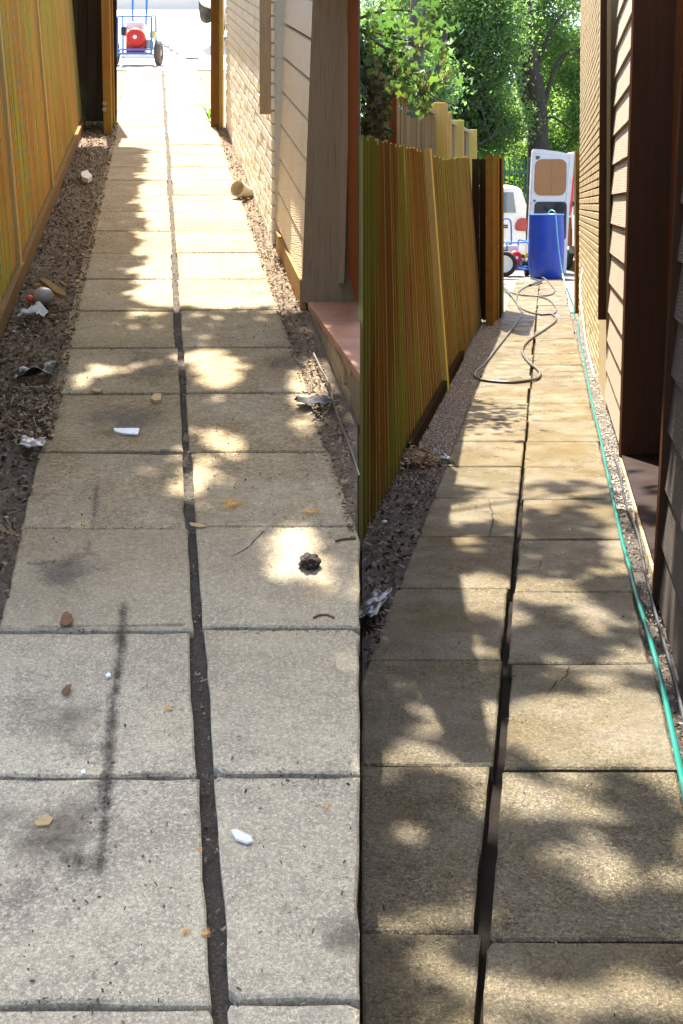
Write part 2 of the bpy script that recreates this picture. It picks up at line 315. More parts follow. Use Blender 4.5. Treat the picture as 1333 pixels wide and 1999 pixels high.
# ------------------------------------------------------------------ mesh helpers
WL = {}                                   # world location of each object (parents are never rotated)
def link(o, parent=None, loc=None):
    COL.objects.link(o); w = Vector(loc) if loc is not None else Vector((0, 0, 0)); WL[o] = w
    if parent is not None:
        o.parent = parent; o.location = w-WL[parent]
    else: o.location = w
    return o
def tag(o, label=None, cat=None, group=None, kind=None):
    if label: o['label'] = label
    if cat: o['category'] = cat
    if group: o['group'] = group
    if kind: o['kind'] = kind
    return o
def thing(name, label, cat, loc, group=None):
    o = bpy.data.objects.new(name, None); o.empty_display_size = .1
    link(o, None, loc); return tag(o, label, cat, group)
class MB:
    def __init__(s): s.v = []; s.f = []
    def add(s, vs, fs):
        k = len(s.v); s.v += [Vector(p) for p in vs]; s.f += [tuple(i+k for i in f) for f in fs]; return s
    def hexa(s, p):           # 8 points: bottom 4 (ccw), top 4
        return s.add(p, [(3, 2, 1, 0), (4, 5, 6, 7), (0, 1, 5, 4), (1, 2, 6, 5), (2, 3, 7, 6), (3, 0, 4, 7)])
    def box(s, lo, hi, mtx=None, bev=0.):
        x0, y0, z0 = lo; x1, y1, z1 = hi
        if bev:
            bm = bmesh.new(); bmesh.ops.create_cube(bm, size=1)
            for v in bm.verts: v.co = Vector(((x0+x1)/2+v.co.x*(x1-x0), (y0+y1)/2+v.co.y*(y1-y0), (z0+z1)/2+v.co.z*(z1-z0)))
            bmesh.ops.bevel(bm, geom=bm.edges[:], offset=bev, segments=2, profile=.6, affect='EDGES')
            return s.bm(bm, mtx)
        p = [(x0, y0, z0), (x1, y0, z0), (x1, y1, z0), (x0, y1, z0), (x0, y0, z1), (x1, y0, z1), (x1, y1, z1), (x0, y1, z1)]
        if mtx: p = [mtx @ Vector(q) for q in p]
        return s.hexa(p)
    def bm(s, bm, mtx=None):
        bm.verts.ensure_lookup_table(); bm.verts.index_update()
        s.add([(mtx @ v.co) if mtx else v.co.copy() for v in bm.verts], [[v.index for v in f.verts] for f in bm.faces]); bm.free(); return s
    def tube(s, pts, r, n=8, closed=False, cap=True):
        pts = [Vector(p) for p in pts]; m = len(pts); rr = r if isinstance(r, (list, tuple)) else [r]*m
        k = len(s.v); ref = Vector((0, 0, 1)); prev = None
        for i, p in enumerate(pts):
            if closed: t = pts[(i+1) % m]-pts[i-1]
            else: t = pts[min(i+1, m-1)]-pts[max(i-1, 0)]
            t = t.normalized() if t.length > 1e-9 else Vector((0, 0, 1))
            if prev is None:
                a = ref if abs(t.z) < .9 else Vector((1, 0, 0)); x = t.cross(a).normalized()
            else: x = (prev-t*prev.dot(t)); x = x.normalized() if x.length > 1e-6 else t.cross(Vector((1, 0, .3))).normalized()
            prev = x; y = t.cross(x)
            for j in range(n):
                an = 2*math.pi*j/n; s.v.append(p+(x*math.cos(an)+y*math.sin(an))*rr[i])
        for i in range(m if closed else m-1):
            a = k+i*n; b = k+((i+1) % m)*n
            for j in range(n): s.f.append((a+j, a+(j+1) % n, b+(j+1) % n, b+j))
        if cap and not closed:
            s.f.append(tuple(k+j for j in range(n))[::-1]); s.f.append(tuple(k+(m-1)*n+j for j in range(n)))
        return s
    def lathe(s, prof, n=32, mtx=None, cap=True):      # profile of (radius, height) about Z
        k = len(s.v)
        for r, z in prof:
            for j in range(n):
                an = 2*math.pi*j/n; p = Vector((r*math.cos(an), r*math.sin(an), z)); s.v.append(mtx @ p if mtx else p)
        for i in range(len(prof)-1):
            for j in range(n): s.f.append((k+i*n+j, k+i*n+(j+1) % n, k+(i+1)*n+(j+1) % n, k+(i+1)*n+j))
        if cap:
            s.f.append(tuple(k+j for j in range(n))[::-1]); s.f.append(tuple(k+(len(prof)-1)*n+j for j in range(n)))
        return s
    def prism(s, poly, lo, hi):        # poly of 3D points, moved by vectors lo and hi
        n = len(poly); lo = Vector(lo); hi = Vector(hi); k = len(s.v)
        s.v += [Vector(p)+lo for p in poly]+[Vector(p)+hi for p in poly]
        s.f.append(tuple(k+i for i in range(n))[::-1]); s.f.append(tuple(k+n+i for i in range(n)))
        for i in range(n): s.f.append((k+i, k+(i+1) % n, k+n+(i+1) % n, k+n+i))
        return s
    def mesh(s, name, mat, smooth=False):
        me = bpy.data.meshes.new(name); me.from_pydata([tuple(v) for v in s.v], [], s.f); me.update()
        bm = bmesh.new(); bm.from_mesh(me); bmesh.ops.recalc_face_normals(bm, faces=bm.faces[:]); bm.to_mesh(me); bm.free()
        me.materials.append(M[mat] if isinstance(mat, str) else mat)
        if smooth:
            for p in me.polygons: p.use_smooth = True
            me.set_sharp_from_angle(angle=R(40))
        return me
    def build(s, name, mat, parent=None, smooth=False, origin=None):
        if origin is None:
            a = np.array([tuple(v) for v in s.v]); origin = Vector(((a[:, 0].min()+a[:, 0].max())/2, (a[:, 1].min()+a[:, 1].max())/2, a[:, 2].min()))
        origin = Vector(origin); s.v = [v-origin for v in s.v]
        return link(bpy.data.objects.new(name, s.mesh(name, mat, smooth)), parent, origin)
def inst(name, me, parent, loc, rot=(0, 0, 0), scale=(1, 1, 1)):
    o = bpy.data.objects.new(name, me); link(o, parent, loc); o.rotation_euler = rot; o.scale = scale; return o
def np_mesh(name, V, Fq, mat, parent=None, smooth=False):
    V = np.asarray(V, dtype=np.float32); Fq = np.asarray(Fq, dtype=np.int32); k = Fq.shape[1]
    c = V.mean(0); c = Vector((float(c[0]), float(c[1]), float(V[:, 2].min())))
    V = V-np.array(c, dtype=np.float32)
    me = bpy.data.meshes.new(name); me.vertices.add(len(V)); me.vertices.foreach_set('co', V.ravel())
    me.loops.add(Fq.size); me.loops.foreach_set('vertex_index', Fq.ravel())
    me.polygons.add(len(Fq)); me.polygons.foreach_set('loop_start', np.arange(0, Fq.size, k, dtype=np.int32))
    me.update(calc_edges=True); me.validate(); me.materials.append(M[mat])
    return link(bpy.data.objects.new(name, me), parent, c)
def catmull(pts, n=8, closed=False):
    pts = [Vector(p) for p in pts]; out = []; m = len(pts)
    for i in range(m if closed else m-1):
        if closed: p0, p1, p2, p3 = pts[i-1], pts[i], pts[(i+1) % m], pts[(i+2) % m]
        else: p0, p1, p2, p3 = pts[max(i-1, 0)], pts[i], pts[i+1], pts[min(i+2, m-1)]
        for j in range(n):
            t = j/n; out.append(.5*((2*p1)+(p2-p0)*t+(2*p0-5*p1+4*p2-p3)*t*t+(3*p1-p0-3*p2+p3)*t**3))
    if not closed: out.append(pts[-1])
    return out
def clip(poly, f):            # keep the part of a 2D polygon where f(p) >= 0 (f linear)
    out = []
    for i, p in enumerate(poly):
        q = poly[(i+1) % len(poly)]; a, b = f(p), f(q)
        if a >= 0: out.append(p)
        if (a >= 0) != (b >= 0):
            t = a/(a-b); out.append((p[0]+(q[0]-p[0])*t, p[1]+(q[1]-p[1])*t))
    return out
def area(poly): return .5*sum(poly[i][0]*poly[(i+1) % len(poly)][1]-poly[(i+1) % len(poly)][0]*poly[i][1] for i in range(len(poly)))
def slab(poly, zf, thick, bev, mat, parent, jit=.002, name='paving_slab'):
    if len(poly) < 3: return None
    if area(poly) < 0: poly = poly[::-1]
    if area(poly) < .004: return None
    cut = []
    for i, p_ in enumerate(poly):                 # a few chipped corners
        if random.random() < .22 and len(poly) == 4:
            a_, b_ = Vector(poly[i-1]), Vector(poly[(i+1) % len(poly)]); q_ = Vector(p_)
            cut += [tuple(q_+(a_-q_).normalized()*random.uniform(.006, .028)), tuple(q_+(b_-q_).normalized()*random.uniform(.006, .028))]
        else: cut.append(p_)
    poly = cut
    pts = []; n = len(poly)
    for i in range(n):                   # finer outline, slightly uneven
        p, q = Vector(poly[i]), Vector(poly[(i+1) % n]); L = (q-p).length; k = max(1, int(L/.07))
        for j in range(k):
            t = j/k; c = p.lerp(q, t)
            if j: nrm = Vector((q.y-p.y, p.x-q.x)).normalized(); c = c-nrm*abs(random.gauss(0, jit))
            pts.append(c)
    c0 = sum(pts, Vector((0, 0)))/len(pts)
    ins = []
    m = len(pts)
    for i in range(m):
        e1 = (pts[i]-pts[i-1]).normalized(); e2 = (pts[(i+1) % m]-pts[i]).normalized()
        n1 = Vector((-e1.y, e1.x)); n2 = Vector((-e2.y, e2.x)); b = n1+n2
        b = b/max(.6, b.length**2/2) if b.length > 1e-6 else n1
        ins.append(pts[i]+b*bev)
    tx, ty, dz = random.gauss(0, .004), random.gauss(0, .004), random.gauss(0, .0015)
    Z = lambda p, h: Vector((p.x, p.y, zf(p.y)+h+dz+(p.x-c0.x)*tx+(p.y-c0.y)*ty))
    mb = MB(); vs = [Z(p, -thick) for p in pts]+[Z(p, -bev*.8) for p in pts]+[Z(p, 0) for p in ins]
    fs = [tuple(range(2*m, 3*m))]
    for i in range(m):
        j = (i+1) % m; fs += [(i, j, m+j, m+i), (m+i, m+j, 2*m+j, 2*m+i)]
    mb.add(vs, fs)
    return mb.build(name, mat, parent)
seamL = lambda p: SEAM*p[1]-p[0]-.002      # left of the retaining wall
seamR = lambda p: p[0]-SEAM*p[1]-.002

# ------------------------------------------------------------------ ground
def sheet(name, poly, mat, kind='structure', grid=None):
    mb = MB(); mb.add(poly, [tuple(range(len(poly)))]); o = mb.build(name, mat, origin=(0, 0, 0)); return tag(o, kind=kind)
tag(sheet('ground', [(-300, -20, -.06), (300, -20, -.06), (300, 600, -.06), (-300, 600, -.06)], 'grass_g'),
    'flat earth ground under and around both paths', 'ground')
tag(sheet('car_park', [(DR*18.4-.75, 18.4, -.045), (DR*18.4+6, 18.4, -.045), (30, 30, -.045), (30, 44, -.045), (.9, 44, -.045), (.9, 27, -.045)], 'tarmac'),
    'pale tarmac car park beyond the wet path', 'car park')
# climbing ground on the left: earth body with a level yard at its top
YT = 38.0
mb = MB(); b0 = 1.55
prof = [(b0, zl(b0)-.035), (YT, zl(YT)-.035), (60, zl(YT)-.035)]
for (ya, za), (yb, zb) in zip(prof, prof[1:]):
    mb.add([(-25, ya, za), (SEAM*ya-.012, ya, za), (SEAM*yb-.012, yb, zb), (-25, yb, zb)], [(0, 1, 2, 3)])
tag(mb.build('sloping_ground', 'soil_l', origin=(0, 0, 0)), 'dusty earth slope that carries the dry slab path uphill', 'slope', kind='structure')
mb = MB()
mb.add([LP(-8, 19.2, -.02), Vector((SEAM*19.2-.02, 19.2, zl(19.2)-.02)), Vector((SEAM*YT-.02, YT, zl(YT)-.02)), LP(-8, YT, -.02)], [(0, 1, 2, 3)])
mb.add([LP(-8, YT, -.02), Vector((SEAM*YT-.02, YT, zl(YT)-.02)), Vector((SEAM*60-.02, 60, zl(YT)-.02)), Vector((-16, 60, zl(YT)-.02))], [(0, 1, 2, 3)])
tag(mb.build('parking_yard', 'yard', origin=(0, 0, 0)), 'pale sunlit parking yard above the dry path', 'yard', kind='structure')
# retaining wall below the edge of the climbing ground, in concrete blocks
t = thing('retaining_wall', 'low concrete block wall between the dry path and the wet path', 'wall', (SEAM*4, 4, -.06))
for course in range(18):
    z0 = -.06+course*.44; y0 = max(1.6, (z0+.06+.3)/.2+.1)
    mb = MB(); mb.hexa([(SEAM*y0-.22, y0, z0), (SEAM*y0-.014, y0, z0), (SEAM*45-.014, 45, z0), (SEAM*45-.22, 45, z0),
        (SEAM*y0-.22, y0, z0+.002), (SEAM*y0-.014, y0, z0+.002), (SEAM*45-.014, 45, z0+.43), (SEAM*45-.22, 45, z0+.43)])
    y1 = y0+2.2
    mb.v[6].z = mb.v[7].z = z0+.43
    k = [(SEAM*y1-.22, y1, z0+.43), (SEAM*y1-.014, y1, z0+.43)]
    m2 = MB(); m2.prism([(0, y0, z0), (0, 45, z0), (0, 45, z0+.43), (0, y1, min(z0+.43, zl(y1)-.04)), (0, y0, min(z0+.02, zl(y0)-.04))], (-.22, 0, 0), (-.014, 0, 0))
    for v in m2.v: v.x += SEAM*v.y
    m2.build('block_course', 'concrete', t)

# ------------------------------------------------------------------ paths and their slabs
lp = sheet('dry_path', [LP(-.43, 1.6, -.022), LP(.635, 1.6, -.022) if False else Vector((SEAM*1.6-.02, 1.6, zl(1.6)-.022)),
      Vector((SEAM*3.95-.02, 3.95, zl(3.95)-.022)), LP(.635, 20, -.022), LP(-.43, 20, -.022)], 'joint')
tag(lp, 'dusty stained slab path climbing the left side', 'path')
rp = sheet('wet_path', [Vector((SEAM*1.1+.02, 1.1, -.047)), RP(.35, 1.1, -.047), RP(.35, 25, -.047), RP(-.59, 25, -.047), Vector((SEAM*4.05+.02, 4.05, -.047))], 'black_soil')
tag(rp, 'freshly washed wet golden slab path on the right', 'path')
UL = [(-.418, .098), (.126, .622)]
for ci, (ua, ub) in enumerate(UL):
    for k in range(-2, 30):
        Y0 = 2.7855+.5985*k+(.012 if ci else 0); Y1 = Y0+.5985-.009
        if Y1 > 20: break
        wob = random.gauss(0, .004)
        poly = [(DL*Y0+ua+wob, Y0), (DL*Y0+ub+wob, Y0), (DL*Y1+ub+wob, Y1), (DL*Y1+ua+wob, Y1)]
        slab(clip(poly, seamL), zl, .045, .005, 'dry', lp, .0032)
UR = [(-.577, -.139), (-.124, .337)]
for ci, (ua, ub) in enumerate(UR):
    for k in range(-2, 29):
        Y0 = 2.651+.784*k-(.03 if ci else 0); Y1 = Y0+.784-.011
        wob = random.gauss(0, .005)
        if k == 0 and ci == 0: wob = -.012
        poly = [(DR*Y0+ua+wob, Y0), (DR*Y0+ub+wob, Y0), (DR*Y1+ub+wob, Y1), (DR*Y1+ua+wob, Y1)]
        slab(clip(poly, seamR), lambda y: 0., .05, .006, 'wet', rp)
def strip_line(pts, w, name, mat, parent, taper=True):
    mb = MB(); pts = [Vector(p) for p in pts]; n = len(pts); vs = []
    for i, p in enumerate(pts):
        t = (pts[min(i+1, n-1)]-pts[max(i-1, 0)]).normalized(); s = Vector((t.y, -t.x, 0))
        ww = w*(random.uniform(.5, 1.2))*(1 if not taper else min(1, .3+i*.4, .3+(n-1-i)*.4)); vs += [p+s*ww, p-s*ww]
    mb.add(vs, [(2*i, 2*i+1, 2*i+3, 2*i+2) for i in range(n-1)]); return mb.build(name, mat, parent)
def jag(a, fn, n, amp, h):
    out = []
    for (x0, y0), (x1, y1) in zip(a, a[1:]):
        for i in range(n): t = i/n; out.append(fn(x0+(x1-x0)*t+random.gauss(0, amp), y0+(y1-y0)*t+random.gauss(0, amp), h))
    out.append(fn(a[-1][0], a[-1][1], h)); return out
strip_line(jag([(952, 972), (958, 990), (962, 1012), (956, 1046)], RG, 4, 1.2, .004), .003, 'crack', 'crack', rp)
strip_line(jag([(1112, 1297), (1105, 1318), (1088, 1330), (1068, 1354)], RG, 4, 1.4, .004), .0028, 'crack', 'crack', rp)
strip_line(jag([(525, 1030), (500, 1050), (478, 1075), (440, 1088)], LG, 4, 1.5, .004), .0016, 'crack', 'crack', lp)

# ------------------------------------------------------------------ loose litter and gravel (uncountable)
def chips(name, N, place, mat, smin, smax, kind='flat', parent=None):
    V = []; Q = []
    base = np.array([[-.5, -.28, 0], [.5, -.2, 0], [.42, .3, 0], [-.45, .24, 0]])
    oct_ = np.array([[.5, 0, 0], [0, .42, 0], [-.5, 0, 0], [0, -.4, 0], [0, 0, .34], [0, 0, -.34]])
    of = [(0, 1, 4), (1, 2, 4), (2, 3, 4), (3, 0, 4), (1, 0, 5), (2, 1, 5), (3, 2, 5), (0, 3, 5)]
    for _ in range(N):
        p = place()
        if p is None: continue
        s = random.uniform(smin, smax)
        if kind == 'flat': b = base*np.array([s, s*random.uniform(.5, 1.1), 1]); e = Euler((random.gauss(0, .5), random.gauss(0, .5), random.uniform(0, 6.28)))
        elif kind == 'straw': b = base*np.array([s, s*.07+.0012, 1]); e = Euler((random.gauss(0, .25), random.gauss(0, .25), random.uniform(0, 6.28)))
        else: b = oct_*np.array([s, s*random.uniform(.6, 1), s*random.uniform(.6, 1)]); e = Euler((random.uniform(0, 6), random.uniform(0, 6), random.uniform(0, 6)))
        m = np.array(e.to_matrix()); k = len(V)*len(b)
        V.append(b @ m.T+np.array(p))
        if kind == 'stone': Q.append(np.array(of)+k)
        else: Q.append(np.array([[0, 1, 2, 3]])+k)
    return np_mesh(name, np.concatenate(V), np.concatenate(Q), mat, parent)
# left strip by the fence: mounded soil
def strip_ground(name, ua, ub, y0, y1, P, mat, amp, seamf=None, ny=160, nx=10, up=.0, mound=.02):
    V = []; Q = []
    for i in range(ny+1):
        Y = y0+(y1-y0)*(i/ny)**1.4
        for j in range(nx+1):
            s = j/nx; p = P(ua+(ub-ua)*s, Y); n = noise.fractal(Vector((p.x*9, p.y*7, 3)), 1., 2., 4)
            h = up+mound*math.sin(math.pi*s)+amp*n
            if seamf is not None: p = seamf(p)
            V.append((p.x, p.y, p.z+h))
    for i in range(ny):
        for j in range(nx): a = i*(nx+1)+j; Q.append((a, a+1, a+nx+2, a+nx+1))
    o = np_mesh(name, V, Q, mat)
    for p in o.data.polygons: p.use_smooth = True
    return o
keepL = lambda p: Vector((min(p.x, SEAM*p.y-.012), p.y, p.z))
keepR = lambda p: Vector((max(p.x, SEAM*p.y+.006), p.y, p.z))
tag(strip_ground('soil_strip', -1.05, -.412, 2.2, 13.4, LP, 'soil_l', .014, up=-.016), 'dusty soil strip between green fence and dry path', 'soil', kind='structure')
tag(strip_ground('soil_strip', .616, .80, 3.6, 13.2, LP, 'soil_l', .008, keepL, nx=6, up=-.016, mound=.004), 'narrow soil strip under the cream brick wall', 'soil', kind='structure')
tag(strip_ground('soil_strip', -1.0, -.571, 3.0, 18.5, RP, 'soil_r', .016, keepR, up=-.03, mound=.012), 'dark damp soil strip between leaning fence and wet path', 'soil', kind='structure')
tag(strip_ground('soil_strip', .331, .62, 1.5, 18, RP, 'soil_r', .012, up=-.03, mound=.0), 'dark damp soil strip under the weatherboarded wall', 'soil', kind='structure')
def pl(ua, ub, y0, y1, P, h, bias=1.5, seam=0, dens=None):
    def f():
        Y = y0+(y1-y0)*random.random()**bias; u = random.uniform(ua, ub); p = P(u, Y, h+random.uniform(-.004, .008))
        if seam == -1 and p.x > SEAM*Y-.02: return None
        if seam == 1 and p.x < SEAM*Y+.02: return None
        if dens and not dens(p): return None
        return p
    return f
clump = lambda s, th: (lambda p: noise.noise(Vector((p.x*s, p.y*s, 1.7)))+random.gauss(0, .18) > th)
tag(chips('leaf_litter', 11000, pl(-.74, -.375, 4.7, 13.2, LP, .010, 1.5, 0, clump(3.2, -.5)), 'chip_l', .006, .028), 'dry brown leaf litter beside the green fence', 'leaf litter', kind='stuff')
tag(chips('leaf_litter', 3800, pl(.60, .73, 3.9, 12.9, LP, .004, 1.3, -1), 'chip_l', .006, .022), 'dry litter along the foot of the cream wall', 'leaf litter', kind='stuff')
tag(chips('leaf_litter', 2600, pl(-.74, -.41, 2.9, 5.2, LP, .008, 1.), 'chip_d', .006, .028), 'dark crumbly litter on soil at the near left path edge', 'leaf litter', kind='stuff')
tag(chips('straw_litter', 900, pl(.50, .72, 3.9, 8.5, LP, .008, 1.2, -1), 'straw', .015, .05, 'straw'), 'straw and stalks along the cream wall foot', 'straw', kind='stuff')
tag(chips('path_crumbs', 4200, pl(-.41, .62, 2.1, 9, LP, .003, 1.1, -1, clump(1.5, .08)), 'chip_d', .002, .011), 'small crumbs of leaf scattered over the dry slabs', 'crumbs', kind='stuff')
tag(chips('straw_litter', 1500, pl(-.74, -.40, 4.6, 11, LP, .02, 1.4, 0, clump(2.2, -.05)), 'straw', .02, .07, 'straw'), 'dry grass stalks lying along the foot of the green fence', 'straw', kind='stuff')
tag(chips('path_straw', 420, pl(-.41, .60, 2.1, 9, LP, .004, 1.4, -1, clump(1.1, -.1)), 'straw', .012, .045, 'straw'), 'dry stalks scattered over the dry slabs', 'straw', kind='stuff')
def row_joint():
    k = random.randint(-1, 12); Y = 2.7855+.5985*k-.004+random.gauss(0, .011); p = LP(random.uniform(-.41, .61), Y, .002)
    return p if p.x < SEAM*Y-.02 and noise.noise(Vector((p.x*3, Y*5, 2))) > -.15 else None
tag(chips('joint_crumbs', 3200, row_joint, 'chip_d', .002, .010), 'soil crumbs caught along the cross joints of the dry path', 'crumbs', kind='stuff')
tag(chips('joint_grit', 700, pl(.099, .125, 1.8, 9, LP, -.014, 1.3), 'chip_d', .003, .011), 'grit and seeds in the long joint of the dry path', 'grit', kind='stuff')
tag(chips('sun_paled_gravel', 15000, pl(-.80, -.575, 6.6, 16.5, RP, .004, 1.3, 1, lambda p: random.random() < (p.y-6.6)/1.6), 'gravel', .007, .018, 'stone'), 'gravel paled as if sunlit between leaning fence and wet path', 'gravel', kind='stuff')
tag(chips('damp_litter', 4200, pl(-.95, -.575, 3.2, 7.4, RP, .006, 1., 1), 'chip_d', .006, .03), 'dark wet litter below the fence foot', 'leaf litter', kind='stuff')
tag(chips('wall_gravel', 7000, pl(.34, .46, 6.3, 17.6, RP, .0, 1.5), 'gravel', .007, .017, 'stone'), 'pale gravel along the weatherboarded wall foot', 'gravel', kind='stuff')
tag(chips('wall_litter', 2600, pl(.34, .50, 2.2, 7.2, RP, -.008, 1.), 'chip_d', .005, .018), 'dark wet crumbs along the weatherboarded wall', 'litter', kind='stuff')
tag(chips('wet_crumbs', 130, pl(-.56, .32, 2.1, 6, RP, .003, 1.3, 1), 'chip_d', .004, .013), 'a few dark crumbs on the wet slabs', 'crumbs', kind='stuff')
# stains grown on the dry slabs: thin films with a ragged outline
def film(name, label, cat, V, Q, fall, mat):
    o = np_mesh(name, V, Q, mat); at = o.data.attributes.new('fall', 'FLOAT', 'POINT'); at.data.foreach_set('value', np.array(fall, dtype=np.float32))
    return tag(o, label, cat, kind='stuff')
def stain_line(name, label, pts, w, mat='moss_stain', peak=.75):
    c = catmull([LG(x, y, .0038) for x, y in pts], 10); V = []; Q = []; fl_ = []; n = len(c)
    for i, p in enumerate(c):
        t = (c[min(i+1, n-1)]-c[max(i-1, 0)]).normalized(); sd = Vector((t.y, -t.x, 0)).normalized(); ww = w*(1+.5*noise.noise(Vector((i*.23, 3, 1)))); e = min(1, i/4, (n-1-i)/4)
        for j in range(5):
            a = (j-2)/2; q = p+sd*a*ww; q.z = zl(q.y)+.0038; V.append(tuple(q)); fl_.append(peak*(1-abs(a))*e)
    for i in range(n-1):
        for j in range(4): q = i*5+j; Q.append((q, q+1, q+6, q+5))
    return film(name, label, 'stain', V, Q, fl_, mat)
def stain_spot(name, label, cx, cy, rx, ry, mat, peak=.85, n=16):
    c = LG(cx, cy, .0038); ax = rx*c.y/F*1.5; ay = abs(LG(cx, cy-ry).y-LG(cx, cy+ry).y)/2*1.5; V = []; Q = []; fl_ = []
    for i in range(n+1):
        for j in range(n+1):
            a, b_ = i/n*2-1, j/n*2-1; x, y = c.x+ax*a, c.y+ay*b_; x = min(x, SEAM*y-.004)
            r_ = math.hypot(a, b_)+.45*noise.noise(Vector((a*1.6+cx, b_*1.6, cy*.1)))
            V.append((x, y, zl(y)+.0038)); fl_.append(peak*max(-.6, 1-r_) if max(abs(a), abs(b_)) < .99 else -.6)
    for i in range(n):
        for j in range(n): q = i*(n+1)+j; Q.append((q, q+n+1, q+n+2, q+1))
    return film(name, label, 'stain', V, Q, fl_, mat)
stain_line('moss_stain', 'black moss line running down the nearest dry slabs', [(240, 1165), (237, 1240), (227, 1330), (218, 1400), (213, 1480), (206, 1560), (200, 1640), (190, 1720)], .036, peak=.9)
stain_line('moss_stain', 'short black moss line on a dry slab nearer the gate', [(192, 920), (185, 990), (178, 1040), (170, 1092)], .03, peak=.62)
stain_line('moss_stain', 'sideways black moss line on a dry slab', [(30, 1102), (110, 1096), (172, 1090)], .03, peak=.6)
stain_line('moss_stain', 'black moss along the nearest full cross joint of the dry path', [(20, 1524), (150, 1518), (230, 1514), (300, 1510), (380, 1506)], .022)
stain_line('moss_stain', 'moss along the cross joint right of the long dry joint', [(415, 1510), (500, 1512), (600, 1513), (690, 1514)], .016)
stain_line('dirt_stain', 'brown dirt along a cross joint further up the dry path', [(50, 1222), (150, 1222), (300, 1220), (375, 1218)], .02)
stain_spot('moss_stain', 'black moss patch on the nearest dry slab', 140, 1692, 75, 44, 'moss_stain', .8)
stain_spot('dirt_stain', 'broad dark grime on the nearest left dry slab', 110, 1640, 150, 130, 'dirt_stain', 1.05)
stain_spot('dirt_stain', 'brown grime on the left slab beside the long moss line', 120, 1400, 110, 80, 'dirt_stain', .85)
stain_spot('dirt_stain', 'brown grime on the left slab under the sideways moss line', 110, 1130, 90, 60, 'dirt_stain', .95)
stain_spot('dirt_stain', 'dark dirt across the slab with the long white shard', 250, 830, 110, 45, 'dirt_stain', .9)
stain_spot('dirt_stain', 'dark dirt on the slab above the white shard', 290, 715, 90, 35, 'dirt_stain', .9)
stain_spot('dirt_stain', 'dark dirt right of the long joint above the clod', 560, 700, 70, 28, 'dirt_stain', .9)
stain_spot('dirt_stain', 'grey dirt in the bottom right corner of the dry path', 690, 1840, 80, 70, 'dirt_stain', .9)

# ------------------------------------------------------------------ fences
def board_mesh(name, w, t, mat, edge='board_edge'):       # feather-edged, unit height, thick edge on -Y
    mb = MB(); mb.hexa([(-.014, -w/2, 0), (t, -w/2, 0), (t*.3, w/2, 0), (-.014, w/2, 0), (-.014, -w/2, 1), (t, -w/2, 1), (t*.3, w/2, 1), (-.014, w/2, 1)])
    me = mb.mesh(name, mat); me.materials.append(M[edge])
    for p in me.polygons:
        if p.normal.y < -.9 or p.normal.z > .9: p.material_index = 1
    return me
# left fence (dry): stands on the slope, leans outwards
LEAN_L, LEAN_R = .085, .075
fl = thing('board_fence', 'tall orange and green board fence beside the dusty path', 'fence', LP(-.75, 8.5, 0))
angL = math.atan(-DL); angR = math.atan(-DR)      # board rotation about Z so that the fence follows its path
bm_l = board_mesh('fence_board', .118, .0055, 'fence_l')
Y = 3.5; i = 0
while Y < 13.0:
    h = 2.0+random.gauss(0, .012)
    inst('board', bm_l, fl, LP(-.735+random.gauss(0, .001), Y, -.0), (0, -math.atan(LEAN_L), angL+random.gauss(0, .008)), (1, 1, h))
    Y += .103
for Yp in (6.9, 9.1):               # cover strips over the panel joints
    mb = MB(); m = Matrix.Translation(LP(-.715, Yp)) @ Euler((0, -math.atan(LEAN_L), angL)).to_matrix().to_4x4()
    mb.box((-.03, -.05, .0), (.004, .05, 2.03), m); mb.build('cover_strip', 'fence_edge', fl)
for z in (.35, 1.1, 1.75):
    mb = MB(); a, b = LP(-.755-LEAN_L*z, 3.5, z), LP(-.755-LEAN_L*z, 13.0, z)
    o = Vector((-.06, 0, 0)); u = Vector((0, 0, .07)); mb.hexa([a+o, a, b, b+o, a+o+u, a+u, b+u, b+o+u]); mb.build('rail', 'fence_l', fl)
mb = MB(); a, b = LP(-.705, 3.5, -.02), LP(-.705, 12.9, -.02); o = Vector((-.03, 0, 0)); u = Vector((0, 0, .13)); s_ = Vector((-.03, 0, .13))
mb.hexa([a+o, a, b, b+o, a+o+u, a+u, b+u, b+o+u]); mb.build('gravel_board', 'tanwood', fl)
for Yp in (3.6, 5.2, 7.2, 9.2, 11.2, 12.95):
    mb = MB(); m = Matrix.Translation(LP(-.80, Yp, -.3)) @ Euler((0, -math.atan(LEAN_L), angL)).to_matrix().to_4x4()
    mb.box((-.09, -.05, 0), (-.0, .05, 2.25), m); mb.build('post', 'fence_edge', fl)
